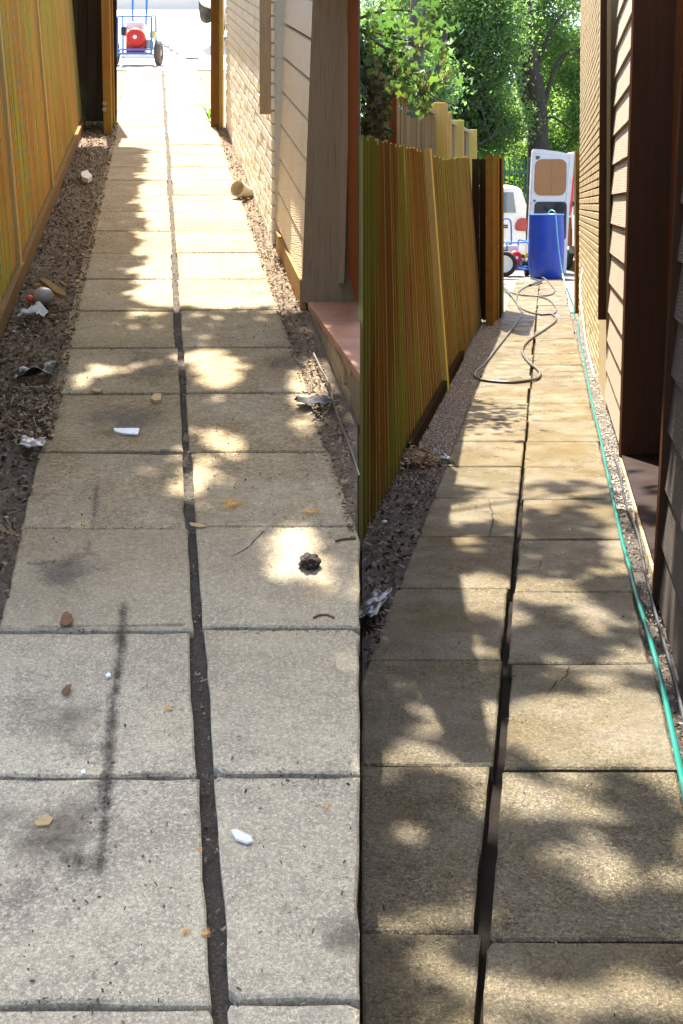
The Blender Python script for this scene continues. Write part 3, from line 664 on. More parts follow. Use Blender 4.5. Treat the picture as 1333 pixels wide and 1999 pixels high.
# return panel, recess shade put in its dark colour, and open gate on the left
dp = thing('return_panel', 'dark shaded board panel between dry fence and gate', 'panel', LP(-.62, 13.3, 0))
for j in range(8):
    x0 = -1.20+j*.1; mb = MB(); mb.box((DL*13.35+x0, 13.35, zl(13.35)-.05), (DL*13.35+x0+.096, 13.375+.004*(j % 2), zl(13.35)+2.1)); mb.build('board', 'panel_dark', dp)
gl = thing('open_gate', 'orange board gate standing open left of the dry path', 'gate', LP(-.46, 12.9, 0))
def gate(parent, P, Y0, Y1, ua, ub, th, h0, h1, mat, zb, n=5, lean=0.):
    a = P(ua, Y0); b = P(ub, Y1)
    mb = MB(); pts = []
    for (q, hh, sx) in ((a, h0, 0), (a, h0, th)): pass
    d = (b-a); e = d.copy(); e.z = 0; e.normalize()
    def pt(s, off, z): p = a+d*s; return Vector((p.x-lean*z+off, p.y, p.z+z))
    L = e.dot(b-a)
    mb = MB(); s1 = .09/L
    mb.hexa([pt(0, -th*1.5, zb), pt(0, 0, zb), pt(s1, 0, zb), pt(s1, -th*1.5, zb), pt(0, -th*1.5, h0), pt(0, 0, h0), pt(s1, 0, h0), pt(s1, -th*1.5, h0)])
    mb.build('post', mat, parent)
    for j in range(n):
        s0 = s1+(1-s1)*j/n+.006/L; s2 = s1+(1-s1)*(j+1)/n; hh = h0+(h1-h0)*j/n; o = -.006-.008*(j % 2)
        mb = MB(); mb.hexa([pt(s0, o-.02, zb), pt(s0, o, zb), pt(s2, o-.008, zb), pt(s2, o-.03, zb), pt(s0, o-.02, hh), pt(s0, o, hh), pt(s2, o-.008, hh), pt(s2, o-.03, hh)])
        mb.build('board', mat, parent)
    for z in (.3, 1.0, 1.7):
        mb = MB(); mb.hexa([pt(s1, -.075, z), pt(s1, -.045, z), pt(1, -.055, z), pt(1, -.085, z), pt(s1, -.075, z+.08), pt(s1, -.045, z+.08), pt(1, -.055, z+.08), pt(1, -.085, z+.08)])
        mb.build('rail', mat, parent)
gate(gl, LP, 12.45, 13.45, -.425, -.395, .05, 1.95, 1.95, 'post', -.01, 4, .02)
for dz in (.24, .30):
    mb = MB(); p = LP(-.49, 12.43, dz); mb.lathe([(.006, -.006), (.022, -.006), (.022, .006), (.006, .006)], 14, Matrix.Translation(p) @ Matrix.Rotation(R(90), 4, 'X')); mb.build('bolt_washer', 'silver', gl, True)
# right gate post of the dry path
gp = thing('gate_post', 'square orange gate post against the cream brick wall', 'post', LP(.63, 12.9, 0))
mb = MB(); m = Matrix.Translation(LP(.61, 12.95, -.05)); mb.box((-.045, -.05, 0), (.035, .06, 1.9), m, .006); mb.build('post', 'post', gp)
mb = MB(); mb.box((.035, -.02, 0), (.075, .10, 1.9), m, .004); mb.build('side_board', 'fence_edge', gp)
# right fence (wet side)
fr = thing('board_fence', 'leaning brown and mossy board fence beside the washed path', 'fence', RP(-.85, 10, 0))
bm_r = board_mesh('fence_board', .145, .0062, 'fence_r'); bm_rg = board_mesh('fence_board', .215, .03, 'fence_edge')
def lean_r(Y): s_ = min(1, max(0, (Y-5.9)/4.2)); return LEAN_R*s_
def top_r(Y): return 1.80+.029*(Y-5.6)-.05*math.exp(-((Y-12.6)/1.6)**2)
Y = 5.86
while Y < 16.6:
    p = RP(-.835+random.gauss(0, .0012), Y, -.06); LR = lean_r(Y)
    if p.x-LR*1.95 > SEAM*Y-.01:
        h = top_r(Y)+.06+random.gauss(0, .008)
        if not 8.12 < Y < 8.24: inst('board', bm_r, fr, p, (0, -math.atan(LR), angR+random.gauss(0, .008)), (1, 1, h))
        else:
            inst('board', bm_r, fr, p, (0, -math.atan(LR), angR), (1, 1, h-.45))
    Y += .124
for (Yp, w, hh) in ((10.35, .16, 2.0),):
    mb = MB(); m = Matrix.Translation(RP(-.805, Yp)) @ Euler((0, -math.atan(LEAN_R), angR)).to_matrix().to_4x4()
    mb.box((-.03, -w/2, -.03), (.018, w/2, top_r(Yp)+.03), m); mb.build('cover_strip', 'fence_edge', fr)
for z in (.3, 1.0, 1.6):
    for ya, yb in ((8.05, 9.1), (9.1, 10.1), (10.1, 16.5)):
        mb = MB(); a, b = RP(-.862-lean_r(ya)*z, ya, z), RP(-.862-lean_r(yb)*z, yb, z); o = Vector((-.05, 0, 0)); u = Vector((0, 0, .08))
        mb.hexa([a+o, a, b, b+o, a+o+u, a+u, b+u, b+o+u]); mb.build('rail', 'fence_r', fr)
mb = MB(); a, b = RP(-.795, 7.6, -.02), RP(-.795, 12.4, -.02); o = Vector((-.03, 0, 0)); u = Vector((0, 0, .11))
mb.hexa([a+o, a, b, b+o, a+o+u, a+u, b+u, b+o+u]); mb.build('gravel_board', 'panel_dark', fr)
for Yp in (8.0, 10.3, 13.3, 16.4):
    mb = MB(); m = Matrix.Translation(RP(-.89, Yp, -.3)) @ Euler((0, -math.atan(LEAN_R), angR)).to_matrix().to_4x4()
    mb.box((-.09, -.05, 0), (0, .05, 2.15), m); mb.build('post', 'fence_edge', fr)
dp = thing('return_panel', 'dark board panel between mossy fence and open gate of wet path', 'panel', RP(-.76, 17.2, 0))  # recess shade is in the dark board colour here too
for j in range(4):
    x0 = -1.0+j*.1; mb = MB(); mb.box((DR*17.3+x0, 17.3, -.06), (DR*17.3+x0+.096, 17.33+.004*(j % 2), 2.12)); mb.build('board', 'panel_dark', dp)
gr = thing('open_gate', 'orange board gate standing open left of the wet path', 'gate', RP(-.65, 16.8, 0))
gate(gr, RP, 15.76, 18.3, -.655, -.593, .06, 2.11, 2.19, 'post_r', -.02, 5, .0)
gp = thing('gate_post', 'weathered timber gate post beside the yellow brick wall', 'post', RP(.43, 17.86, 0))
mb = MB(); mb.box((3.262, 17.82, -.05), (3.345, 17.95, 2.25), None, .008); mb.build('post', 'post_r', gp)
mb = MB(); mb.box((3.345, 17.86, -.05), (3.40, 18.02, 2.22), None, .006); mb.build('side_board', 'panel_dark', gp)
# weathered neighbour fence behind
fb = thing('panel_fence', 'pale weathered panel fence with capping rail behind the mossy fence', 'fence', RP(-1.6, 20, -.05))
bm_b = board_mesh('fence_board', .17, .012, 'fence_b', 'fence_b')
def top_b(Y): return 2.66+.024*(Y-13.5)
Y = 13.75
while Y < 26.4:
    inst('board', bm_b, fb, RP(-1.6, Y, -.06), (0, 0, angR+.03), (1, 1, top_b(Y)+.04)); Y += .155
for (a_, b_) in ((13.7, 18.3), (19.0, 22.3), (22.5, 26.3)):
    mb = MB(); a, b = RP(-1.55, a_, top_b(a_)), RP(-1.55, b_, top_b(b_)); o = Vector((-.10, 0, 0)); u = Vector((0, 0, .06))
    mb.hexa([a+o, a, b, b+o, a+o+u, a+u, b+u, b+o+u]); mb.build('capping_rail', 'fence_b', fb)
for (Yp, w, hh) in ((18.6, .14, 2.98), (19.6, .12, 2.92), (22.4, .13, 2.98), (26.4, .14, 3.05)):
    mb = MB(); p = RP(-1.56, Yp, -.06); mb.box((p.x-w*.6, p.y-w/2, p.z), (p.x+w*.9, p.y+w/2, hh), None, .012); mb.build('post', 'fence_edge', fb)
dpst = thing('tall_fence_post', 'dark red-brown post where the weathered fence meets the ivy', 'post', PX(767, 400, 13.2)*1)
p = PX(767, 400, 13.2); mb = MB(); mb.box((p.x-.05, 13.15, -.06), (p.x+.035, 13.28, 2.72), None, .006); mb.build('shaft', 'redbrown', dpst)
mb = MB(); mb.box((p.x-.06, 13.14, 2.722), (p.x+.045, 13.29, 2.75)); mb.build('cap', 'fence_b', dpst)

# ------------------------------------------------------------------ buildings
def brick_unit(name, L, H, D, mat):
    c = .006; mb = MB()
    x0, x1, z0, z1 = -L/2, L/2, 0, H
    vs = [(0, x0, z0), (0, x1, z0), (0, x1, z1), (0, x0, z1), (D-c, x0, z0), (D-c, x1, z0), (D-c, x1, z1), (D-c, x0, z1),
          (D, x0+c, z0+c), (D, x1-c, z0+c), (D, x1-c, z1-c), (D, x0+c, z1-c)]
    vs = [(-x, y, z) for x, y, z in vs]                    # face looks towards -X
    mb.add(vs, [(0, 1, 5, 4), (1, 2, 6, 5), (2, 3, 7, 6), (3, 0, 4, 7), (4, 5, 9, 8), (5, 6, 10, 9), (6, 7, 11, 10), (7, 4, 8, 11), (8, 9, 10, 11)])
    return mb.mesh(name, mat)
def brick_wall(parent, P, u, Y0, Y1, z0, ztop, L, H, ang, lean, mat, mort, pitch, vis, limit=300):
    """running bond; P maps (u, Y, h). bricks inside vis(point) become parts, the rest one mass"""
    mb = MB(); a = [P(u+.012, Y0, z0-.05), P(u+.30, Y0, z0-.05), P(u+.30, Y1, z0-.05), P(u+.012, Y1, z0-.05)]
    tp = [P(u+.012+lean*ztop(Y0), Y0, ztop(Y0)), P(u+.3+lean*ztop(Y0), Y0, ztop(Y0)), P(u+.3+lean*ztop(Y1), Y1, ztop(Y1)), P(u+.012+lean*ztop(Y1), Y1, ztop(Y1))]
    mb.hexa(a+tp); w = mb.build('brick_wall', mort, parent)
    me = brick_unit('brick', L, H, .02, mat); hme = brick_unit('brick', L*.48, H, .02, mat)
    slots = []; row = 0; z = z0
    while z < max(ztop(Y0), ztop(Y1)):
        Y = Y0+L/2+(0 if row % 2 else -L/2)
        while Y < Y1-L*.2:
            yy = Y; half = False
            if Y-L/2 < Y0: yy = Y0+L*.25; half = True
            if z+H < ztop(yy): slots.append((z, yy, half))
            Y += L+.012
        z += H+.011; row += 1
    cand = [s for s in slots if vis(P(u, s[1], s[0]))]
    cand.sort(key=lambda s: s[1]); keep = set(cand[:limit])
    rest = MB(); tmpl = {False: me, True: hme}
    for s in slots:
        z, yy, half = s; p = P(u+lean*z+.012+random.gauss(0, .0012), yy, z); rot = (R(90)*0+math.atan(pitch), math.atan(lean)*-1*-1, ang)
        if s in keep:
            o = inst('brick', tmpl[half], w, p, (0, math.atan(lean), ang))
            if pitch: o.rotation_euler = (Matrix.Rotation(ang, 4, 'Z') @ Matrix.Rotation(math.atan(pitch), 4, 'X')).to_euler()
        elif random.random() < 1.:
            m = Matrix.Translation(p) @ Matrix.Rotation(ang, 4, 'Z') @ Matrix.Rotation(math.atan(pitch), 4, 'X')
            rest.add([m @ v.co for v in tmpl[half].vertices], [tuple(q.vertices) for q in tmpl[half].polygons])
    if rest.v:
        o = rest.build('brick_mass', mat, w); o['kind'] = 'stuff'
    return w
def siding(parent, P, u, Y0, Y1, z0, z1, step, th, mat, lean, top=.006, gap=0.):
    n = 0; z = z0
    while z < z1:
        for (ya, yb) in ((Y0, Y1),):
            mb = MB(); k = []
            for Y in (ya, yb):
                k.append([P(u+lean*z-th, Y, z), P(u+lean*z, Y, z), P(u+lean*(z+step)+.0, Y, z+step+(.03 if not gap else -gap)), P(u+lean*(z+step)-top, Y, z+step+(.03 if not gap else -gap))])
            mb.add(k[0]+k[1], [(0, 1, 2, 3), (7, 6, 5, 4), (0, 4, 5, 1), (1, 5, 6, 2), (2, 6, 7, 3), (3, 7, 4, 0)])
            mb.build('weatherboard', mat, parent)
        z += step; n += 1
# --- left: low timber and brick building wedged between the two paths
bl = thing('brick_building', 'cream brick building with cream weatherboards and brown door recess beside dry path', 'building', LP(.9, 9, 0))
ZT = lambda Y: 2.02-.04*Y                # height above the slope
brick_wall(bl, LP, .72, 7.85, 12.9, -.02, lambda Y: ZT(Y)-.02, .215, .072, -math.atan(DL)*1, 0., 'brick_l', 'mortar_l', .2, lambda p: True, 300)
siding(bl, LP, .762, 6.46, 7.85, .12, 1.6, .205, .024, 'siding_l', .035, top=.020, gap=.024)
# core body (kept inside, seen from the side path as a plain brown wall)
def core(parent, Y0, Y1, u, name, mat, top):
    mb = MB(); q = [LP(u, Y0, -.1), Vector((SEAM*Y0-.006, Y0, zl(Y0)-.1)), Vector((SEAM*Y1-.006, Y1, zl(Y1)-.1)), LP(u, Y1, -.1)]
    tpp = [v+Vector((0, 0, top(v.y)+.1)) for v in q]; mb.hexa(q+tpp); mb.build(name, mat, parent)
core(bl, 6.46, 7.85, .825, 'side_wall', 'brown_l', lambda Y: ZT(Y)-.02)
core(bl, 7.851, 12.9, 1.021, 'rear_wall', 'brown_l', lambda Y: ZT(Y)-.02)
mb = MB(); y0, y1 = 4.75, 13.0
q = [Vector((min(LP(.66, y0).x, SEAM*y0-.04), y0, zl(y0)+ZT(y0))), Vector((SEAM*y0-.01, y0, zl(y0)+ZT(y0))), Vector((SEAM*y1-.01, y1, zl(y1)+ZT(y1))), Vector((LP(.66, y1).x, y1, zl(y1)+ZT(y1)))]
mb.hexa(q+[v+Vector((0, 0, .07)) for v in q]); mb.build('flat_roof', 'brown_l', bl)
# brown return panel facing the camera
mb = MB(); a = LP(.737, 6.455, .02); xr = SEAM*6.4-.003
mb.hexa([Vector((a.x, 6.41, a.z)), Vector((xr, 6.41, a.z)), Vector((xr, 6.455, a.z)), Vector((a.x, 6.455, a.z)),
         Vector((a.x+.06, 6.41, a.z+1.60)), Vector((xr, 6.41, a.z+1.60)), Vector((xr, 6.455, a.z+1.60)), Vector((a.x+.06, 6.455, a.z+1.60))])
mb.build('door_reveal', 'brown_l', bl)
mb = MB(); mb.hexa([Vector((a.x+.185, 6.36, a.z+.1)), Vector((a.x+.215, 6.36, a.z+.1)), Vector((a.x+.215, 6.409, a.z+.1)), Vector((a.x+.185, 6.409, a.z+.1)),
         Vector((a.x+.225, 6.36, a.z+1.58)), Vector((a.x+.255, 6.36, a.z+1.58)), Vector((a.x+.255, 6.409, a.z+1.58)), Vector((a.x+.225, 6.409, a.z+1.58))])
mb.build('door_stop', 'brown_l', bl)
mb = MB()                                      # the door leaf in the recess, along the path
q = [LP(.955, 5.72, .2), LP(.985, 5.72, .2), LP(.985, 6.35, .2), LP(.955, 6.35, .2)]
q = [keepL(v) for v in q]; mb.hexa(q+[v+Vector((0, 0, 1.5)) for v in q]); mb.build('door', 'redbrown', bl)
# tiled sill and its plinth
def wedge(parent, name, mat, ua, Y0, Y1, ha, hb, u2=None, sl=.11):
    poly = [(LP(ua, Y0).x, Y0), (LP(1.4, Y0).x, Y0), (LP(1.4, Y1).x, Y1), (LP(ua, Y1).x, Y1)]
    if u2 is not None: poly = [(LP(ua, Y0).x, Y0), (LP(u2, Y0).x, Y0), (LP(u2, Y1).x, Y1), (LP(ua, Y1).x, Y1)]
    poly = clip(poly, lambda p: SEAM*p[1]-p[0]-.003)
    if area(poly) < 0: poly = poly[::-1]
    mb = MB(); n = len(poly); lo = [Vector((x, y, zl(y)+ha)) for x, y in poly]; hi = [Vector((x, y, zl(y)+hb-sl*(y-4.55))) for x, y in poly]; lo = [Vector((x, y, zl(y)+ha-(sl*(y-4.55) if ha > .1 else 0))) for x, y in poly]
    mb.add(lo+hi, [tuple(range(n))[::-1], tuple(range(n, 2*n))]+[(i, (i+1) % n, n+(i+1) % n, n+i) for i in range(n)])
    return mb.build(name, mat, parent)
Yt = 4.3
while Yt < 6.3:
    wedge(bl, 'sill_tile', 'tile_sill', .75, Yt, min(Yt+.495, 6.40), .225, .255); Yt += .5
for c in range(4):
    Yt = 4.35-(.12 if c % 2 else 0)
    while Yt < 6.4:
        ha_ = -.04+c*.072; hb_ = min(ha_+.064, .22-.11*(min(Yt+.235, 6.4)-4.55))
        if LP(.78, Yt).x < SEAM*Yt-.03 and hb_ > ha_+.015: wedge(bl, 'brick', 'plinth', .768+random.gauss(0, .002), Yt, min(Yt+.235, 6.4), ha_, hb_, sl=0.)
        Yt += .245
wedge(bl, 'plinth_core', 'mortar_r', .778, 4.3, 6.4, -.05, .222)
# orange base board and hanging brown board
mb = MB(); a, b = LP(.728, 6.44, -.02), LP(.725, 7.7, -.02); o = Vector((.03, 0, 0))
mb.hexa([a, a+o, b+o, b, a+Vector((0, 0, .15)), a+o+Vector((0, 0, .15)), b+o+Vector((0, 0, .12)), b+Vector((0, 0, .12))]); mb.build('base_board', 'tanwood', bl)
mb = MB(); p = LP(.72, 7.9); mb.box((p.x-.075, 7.87, zl(7.9)+.78), (p.x+.03, 7.93, zl(7.9)+1.68)); mb.build('corner_board', 'brown_l', bl)

# --- right: weatherboarded building along the wet path
brr = thing('boarded_building', 'yellow brick and cream weatherboarded building with brown doorway beside wet path', 'building', RP(.6, 10, 0))
LN = .03
brick_wall(brr, RP, .455, 9.9, 17.7, -.02, lambda Y: 3.35+.17*(Y-9.9), .30, .062, -math.atan(DR), .006, 'brick_r', 'mortar_r', 0., lambda p: True, 300)
mb = MB(); a = RP(.437, 10.9); b = RP(.437, 9.4)           # smooth pier beside the board
mb.hexa([RP(.437, 9.35, -.05), RP(.46, 9.35, -.05), RP(.46, 10.9, -.05), RP(.447, 10.9, -.05), RP(.445, 9.35, 3.4), RP(.475, 9.35, 3.4), RP(.475, 10.9, 3.4), RP(.455, 10.9, 3.4)])
mb.build('rendered_pier', 'brick_r', brr)
siding(brr, RP, .45, 7.52, 9.34, .10, 3.0, .211, .028, 'siding_r', LN)
mb = MB(); mb.hexa([RP(.48, 7.52, -.05), RP(.9, 7.52, -.05), RP(.9, 9.34, -.05), RP(.48, 9.34, -.05), RP(.58, 7.52, 3.1), RP(.9, 7.52, 3.1), RP(.9, 9.34, 3.1), RP(.58, 9.34, 3.1)])
mb.build('side_wall', 'brown_r', brr)
mb = MB(); mb.hexa([RP(.38, 9.36, .66), RP(.455, 9.36, .66), RP(.455, 9.42, .66), RP(.38, 9.42, .66), RP(.40, 9.36, 3.2), RP(.475, 9.36, 3.2), RP(.475, 9.42, 3.2), RP(.40, 9.42, 3.2)])
mb.build('corner_board', 'brown_r', brr)
mb = MB(); a = RP(.425, 7.5, .0)                 # return panel facing the camera
mb.hexa([Vector((a.x, 7.46, -.04)), Vector((a.x+.34, 7.46, -.04)), Vector((a.x+.34, 7.515, -.04)), Vector((a.x, 7.515, -.04)),
         Vector((a.x+LN*3, 7.46, 3.0)), Vector((a.x+.34+LN*3, 7.46, 3.0)), Vector((a.x+.34+LN*3, 7.515, 3.0)), Vector((a.x+LN*3, 7.515, 3.0))]); mb.build('door_reveal', 'brown_r', brr)
mb = MB(); mb.hexa([Vector((a.x+.245, 7.39, .06)), Vector((a.x+.28, 7.39, .06)), Vector((a.x+.28, 7.459, .06)), Vector((a.x+.245, 7.459, .06)),
         Vector((a.x+.245+LN*2.9, 7.39, 2.9)), Vector((a.x+.28+LN*2.9, 7.39, 2.9)), Vector((a.x+.28+LN*2.9, 7.459, 2.9)), Vector((a.x+.245+LN*2.9, 7.459, 2.9))]); mb.build('door_stop', 'redbrown', brr)
mb = MB(); mb.hexa([RP(.735, 4.9, .05), RP(.77, 4.9, .05), RP(.77, 7.44, .05), RP(.735, 7.44, .05), RP(.735+LN*3, 4.9, 3.0), RP(.77+LN*3, 4.9, 3.0), RP(.77+LN*3, 7.44, 3.0), RP(.735+LN*3, 7.44, 3.0)])
mb.build('door', 'redbrown', brr)
mb = MB(); mb.hexa([RP(.44, 4.93, -.02), RP(.75, 4.93, -.02), RP(.75, 7.44, -.02), RP(.44, 7.44, -.02), RP(.44, 4.93, .045), RP(.75, 4.93, .06), RP(.75, 7.44, .06), RP(.44, 7.44, .045)])
mb.build('door_sill', 'brown_sill', brr)
for c in range(2):
    Yt = 4.93
    while Yt < 7.4:
        mb = MB(); z0 = -.14+c*.06; mb.hexa([RP(.425, Yt, z0), RP(.46, Yt, z0), RP(.46, Yt+.29, z0), RP(.425, Yt+.29, z0), RP(.427, Yt, z0+.105), RP(.46, Yt, z0+.105), RP(.46, Yt+.29, z0+.105), RP(.427, Yt+.29, z0+.105)]) if c == 1 else None
        if c == 1: mb.build('brick', 'plinth', brr)
        Yt += .30
# near side of the doorway: corner board and grey-brown boards darkened for shade
mb = MB(); mb.hexa([RP(.405, 4.84, -.02), RP(.445, 4.84, -.02), RP(.445, 4.925, -.02), RP(.405, 4.925, -.02), RP(.405+.055*2.9, 4.84, 2.9), RP(.5+.055*2.9, 4.84, 2.9), RP(.5+.055*2.9, 4.925, 2.9), RP(.405+.055*2.9, 4.925, 2.9)])
mb.build('corner_board', 'brown_r', brr)
siding(brr, RP, .452, .3, 4.835, .0, 2.9, .215, .030, 'siding_n', .055)
mb = MB(); mb.hexa([RP(.46, .3, -.05), RP(1.6, .3, -.05), RP(1.6, 4.835, -.05), RP(.455, 4.835, -.05), RP(.46+.055*3, .3, 3.0), RP(1.6, .3, 3.0), RP(1.6, 4.835, 3.0), RP(.455+.055*3, 4.835, 3.0)])
mb.build('near_wall', 'brown_r', brr)
mb = MB(); mb.hexa([RP(.9, 4.84, -.05), RP(1.6, 4.84, -.05), RP(1.6, 17.7, -.05), RP(.9, 17.7, -.05), RP(.9, 4.84, 3.1), RP(1.6, 4.84, 3.1), RP(1.6, 17.7, 3.1), RP(.9, 17.7, 3.1)]); mb.build('inner_wall', 'brown_r', brr)

# ------------------------------------------------------------------ trees
def limb(mb, pts, r0, r1, n=9):
    p = catmull(pts, 6); m = len(p); mb.tube(p, [r0+(r1-r0)*i/(m-1) for i in range(m)], n)
    return p
def leaf_cloud(name, centers, per, spread, size, mat, parent, droop=0.):
    """many small folded leaf faces gathered in clumps"""
    C = np.repeat(np.array([tuple(c[:3]) for c in centers]), per, axis=0)
    S = np.repeat(np.array([c[3] if len(c) > 3 else 1. for c in centers]), per)
    N = len(C); P = C+rng.normal(0, 1, (N, 3))*np.array(spread)*S[:, None]
    if droop: P[:, 2] -= np.abs(rng.normal(0, droop, N))
    a = rng.normal(0, 1, (N, 3)); a /= np.linalg.norm(a, axis=1)[:, None]
    b = rng.normal(0, 1, (N, 3)); b -= (b*a).sum(1)[:, None]*a; b /= np.linalg.norm(b, axis=1)[:, None]
    s = size*rng.uniform(.6, 1.35, N)[:, None]
    V = np.stack([P-a*s, P-b*s*.45+a*s*.1, P+a*s, P+b*s*.45+a*s*.1], 1).reshape(-1, 3)
    Q = np.arange(4*N).reshape(N, 4)
    return np_mesh(name, V, Q, mat, parent)
def blob(cx, cy, cz, rx, ry, rz, n, hollow=.3):
    out = []
    while len(out) < n:
        d = Vector((random.gauss(0, 1), random.gauss(0, 1), random.gauss(0, 1))).normalized(); r = random.uniform(hollow, 1)**.6
        p = Vector((cx+d.x*rx*r, cy+d.y*ry*r, cz+d.z*rz*r))
        if noise.noise(p*.55) > -.22: out.append((p.x, p.y, p.z, random.uniform(.6, 1.3)))
    return out
def px_tree(label, trunk, blobs, per, size, mat, spread=(.35, .35, .28), droop=0., limbs=(), bark='bark', name='broadleaf_tree', group='trees beyond the railings'):
    base = Vector(trunk[0][0][0]); t = thing(name, label, 'tree', (base.x, base.y, -.06), group)
    mb = MB()
    for pts, r0, r1 in trunk: limb(mb, pts, r0, r1, 12)
    for pts, r0, r1 in limbs: limb(mb, pts, r0, r1, 7)
    mb.build('trunk', bark, t, True)
    cs = []
    for b in blobs: cs += blob(*b)
    leaf_cloud('crown', cs, per, spread, size, mat, t, droop)
    return t
# big forked tree with the dark trunk behind the van door
Yk = 46.
k = lambda x, y, Y=Yk: PX(x, y, Y)
px_tree('dark forked tree trunk rising behind the open van door', [
    ([(k(1048, 400)[0], Yk, -.1), k(1050, 300), k(1047, 200), k(1032, 110), k(1024, 40), k(1016, -60)], .42, .26),
    ([k(1050, 262), k(1026, 180), k(1008, 110), k(990, 40), k(975, -60)], .25, .17)],
    [(PX(1112, 60, 47)[0], 47.5, 8.2, 1.7, 1.6, 2.4, 40), (PX(1110, 200, 47)[0], 48, 5.4, 1.7, 1.4, 1.5, 42), (PX(1075, 290, 47)[0], 48.5, 3.4, 1.6, 1, .9, 18), (PX(1060, -60, 47)[0], 48, 10.6, 1.6, 2, 1.0, 20)],
    330, .078, 'leaf_far', limbs=[([k(1052, 240), k(1085, 130), k(1120, 100), k(1150, 112)], .10, .05), ([k(1040, 150), k(1075, 60), k(1105, 20)], .09, .04), ([k(1053, 300), k(1070, 230), k(1110, 250)], .07, .03)], droop=.25)
px_tree('tall weeping green tree filling the gap above the mossy fence', [
    ([(PX(880, 400, 44)[0], 44, -.1), PX(876, 250, 44), PX(870, 120, 44), PX(860, -60, 44)], .30, .15)],
    [(PX(925, 90, 44)[0], 44, 7.3, 1.5, 1.6, 2.0, 58), (PX(920, 190, 45)[0], 45, 5.4, 1.7, 1.1, 1.4, 58), (PX(880, 20, 43)[0], 43, 8.6, 2.2, 1.5, 1.8, 66), (PX(960, 235, 45)[0], 45, 4.6, 1.0, .9, .8, 20), (PX(800, 60, 46)[0], 46, 8.0, 2.2, 1.5, 2.2, 60)],
    320, .075, 'leaf_far', droop=.55, limbs=[([PX(905, 230, 44), PX(930, 190, 43), PX(960, 285, 43.2)], .05, .02), ([PX(900, 300, 43), PX(955, 270, 43.2), PX(985, 250, 43.2)], .045, .02), ([PX(935, 180, 43), PX(965, 215, 43.2), PX(990, 260, 43.2)], .045, .02)])
px_tree('grey tree trunk standing just behind the weathered panel fence', [
    ([(PX(812, 400, 31)[0], 31, -.1), PX(812, 240, 31), PX(808, 150, 31), PX(815, 40, 31), PX(818, -60, 31)], .30, .17)],
    [(PX(760, 60, 32)[0], 32.5, 5.4, 1.0, .8, 1.2, 34), (PX(830, 130, 34)[0], 35, 4.6, .9, .8, .9, 22)], 260, .085, 'leaf_dark', limbs=[([PX(830, 262, 32), PX(842, 215, 32), PX(852, 150, 32), PX(870, 60, 32)], .13, .07)], bark='bark2')
px_tree('deep shaded trees closing the view behind the trunks', [
    ([(PX(985, 400, 60)[0], 60, -.1), PX(985, 200, 60), PX(985, 20, 60)], .25, .15)],
    [(PX(740, 150, 60)[0], 60, 6.8, 2.6, 1.2, 3.8, 70), (PX(850, 150, 61)[0], 61, 6.6, 2.4, 1.2, 4., 60), (PX(925, 250, 60)[0], 60, 4.2, 1.7, 1.2, 2.2, 44), (PX(1105, 150, 61)[0], 61, 6.8, 1.5, 1.2, 3.4, 56), (PX(850, 30, 62)[0], 62, 10, 2.4, 1.2, 2.5, 50)],
    110, .15, 'leaf_dark', spread=(.5, .4, .4))
px_tree('lime green sunlit bushes just behind the green railings', [
    ([(PX(1000, 400, 52)[0], 52, -.1), PX(1000, 330, 52), PX(1002, 280, 52)], .08, .03)],
    [(PX(995, 280, 52)[0], 52, 3.6, .9, .6, .9, 26), (PX(1120, 270, 53)[0], 53, 4.0, .9, .6, 1.2, 20), (PX(930, 290, 51)[0], 51, 3.5, 1.0, .6, .7, 20), (PX(985, 225, 56)[0], 56, 5.2, .6, .6, 1.1, 12), (PX(1010, 340, 50)[0], 50, 2.2, 1.6, .5, .8, 26)],
    230, .09, 'leaf_lime', name='sunlit_bush', group=None)
px_tree('dense dark hedge behind the green railings', [
    ([(PX(1030, 400, 49)[0], 49, -.1), PX(1030, 340, 49), PX(1030, 300, 49)], .08, .03)],
    [(PX(1010, 350, 48)[0], 48.2, 1.7, 2.6, .5, 1.5, 70)], 230, .085, 'leaf_dark', name='hedge', group=None)

# sycamore bough with lobed leaves over the fence
def lobed_leaf(name, mat, lobes=5):
    pts = [(0, -.05)]
    for i in range(lobes):
        a = R(-110+220*i/(lobes-1)); r = [.62, .9, 1.05, .9, .62][i] if lobes == 5 else .8
        am = a-R(22); ap = a+R(22)
        if i: pts.append((math.sin(am)*r*.66, math.cos(am)*r*.66))
        pts += [(math.sin(a-R(13))*r*.84, math.cos(a-R(13))*r*.84), (math.sin(a)*r, math.cos(a)*r), (math.sin(a+R(13))*r*.84, math.cos(a+R(13))*r*.84)]
    mb = MB(); vs = [(0, .12, .05)]+[(x, y, -.10*(x*x+y*y)+.04*math.sin(5*x)) for x, y in pts]; n = len(pts)
    mb.add(vs, [(0, 1+i, 1+(i+1) % n) for i in range(n)]); return mb.mesh(name, mat)
sy = thing('sycamore_branch', 'bright sunlit sycamore bough hanging over the mossy fence', 'branch', PX(705, 60, 10.5))
lm = lobed_leaf('sycamore_leaf', 'maple')
mb = MB(); YS = 10.5
tw = [[(640, 20), (705, 60), (780, 120), (840, 185), (890, 205)], [(700, 58), (760, 70), (830, 95), (880, 130)], [(690, 40), (760, 20), (840, 30), (880, 60)], [(790, 130), (815, 165), (832, 205)]]
for q in tw: limb(mb, [PX(x, y, YS+random.uniform(-.2, .3)) for x, y in q], .016, .004, 6)
mb.build('twig', 'bark2', sy, True)
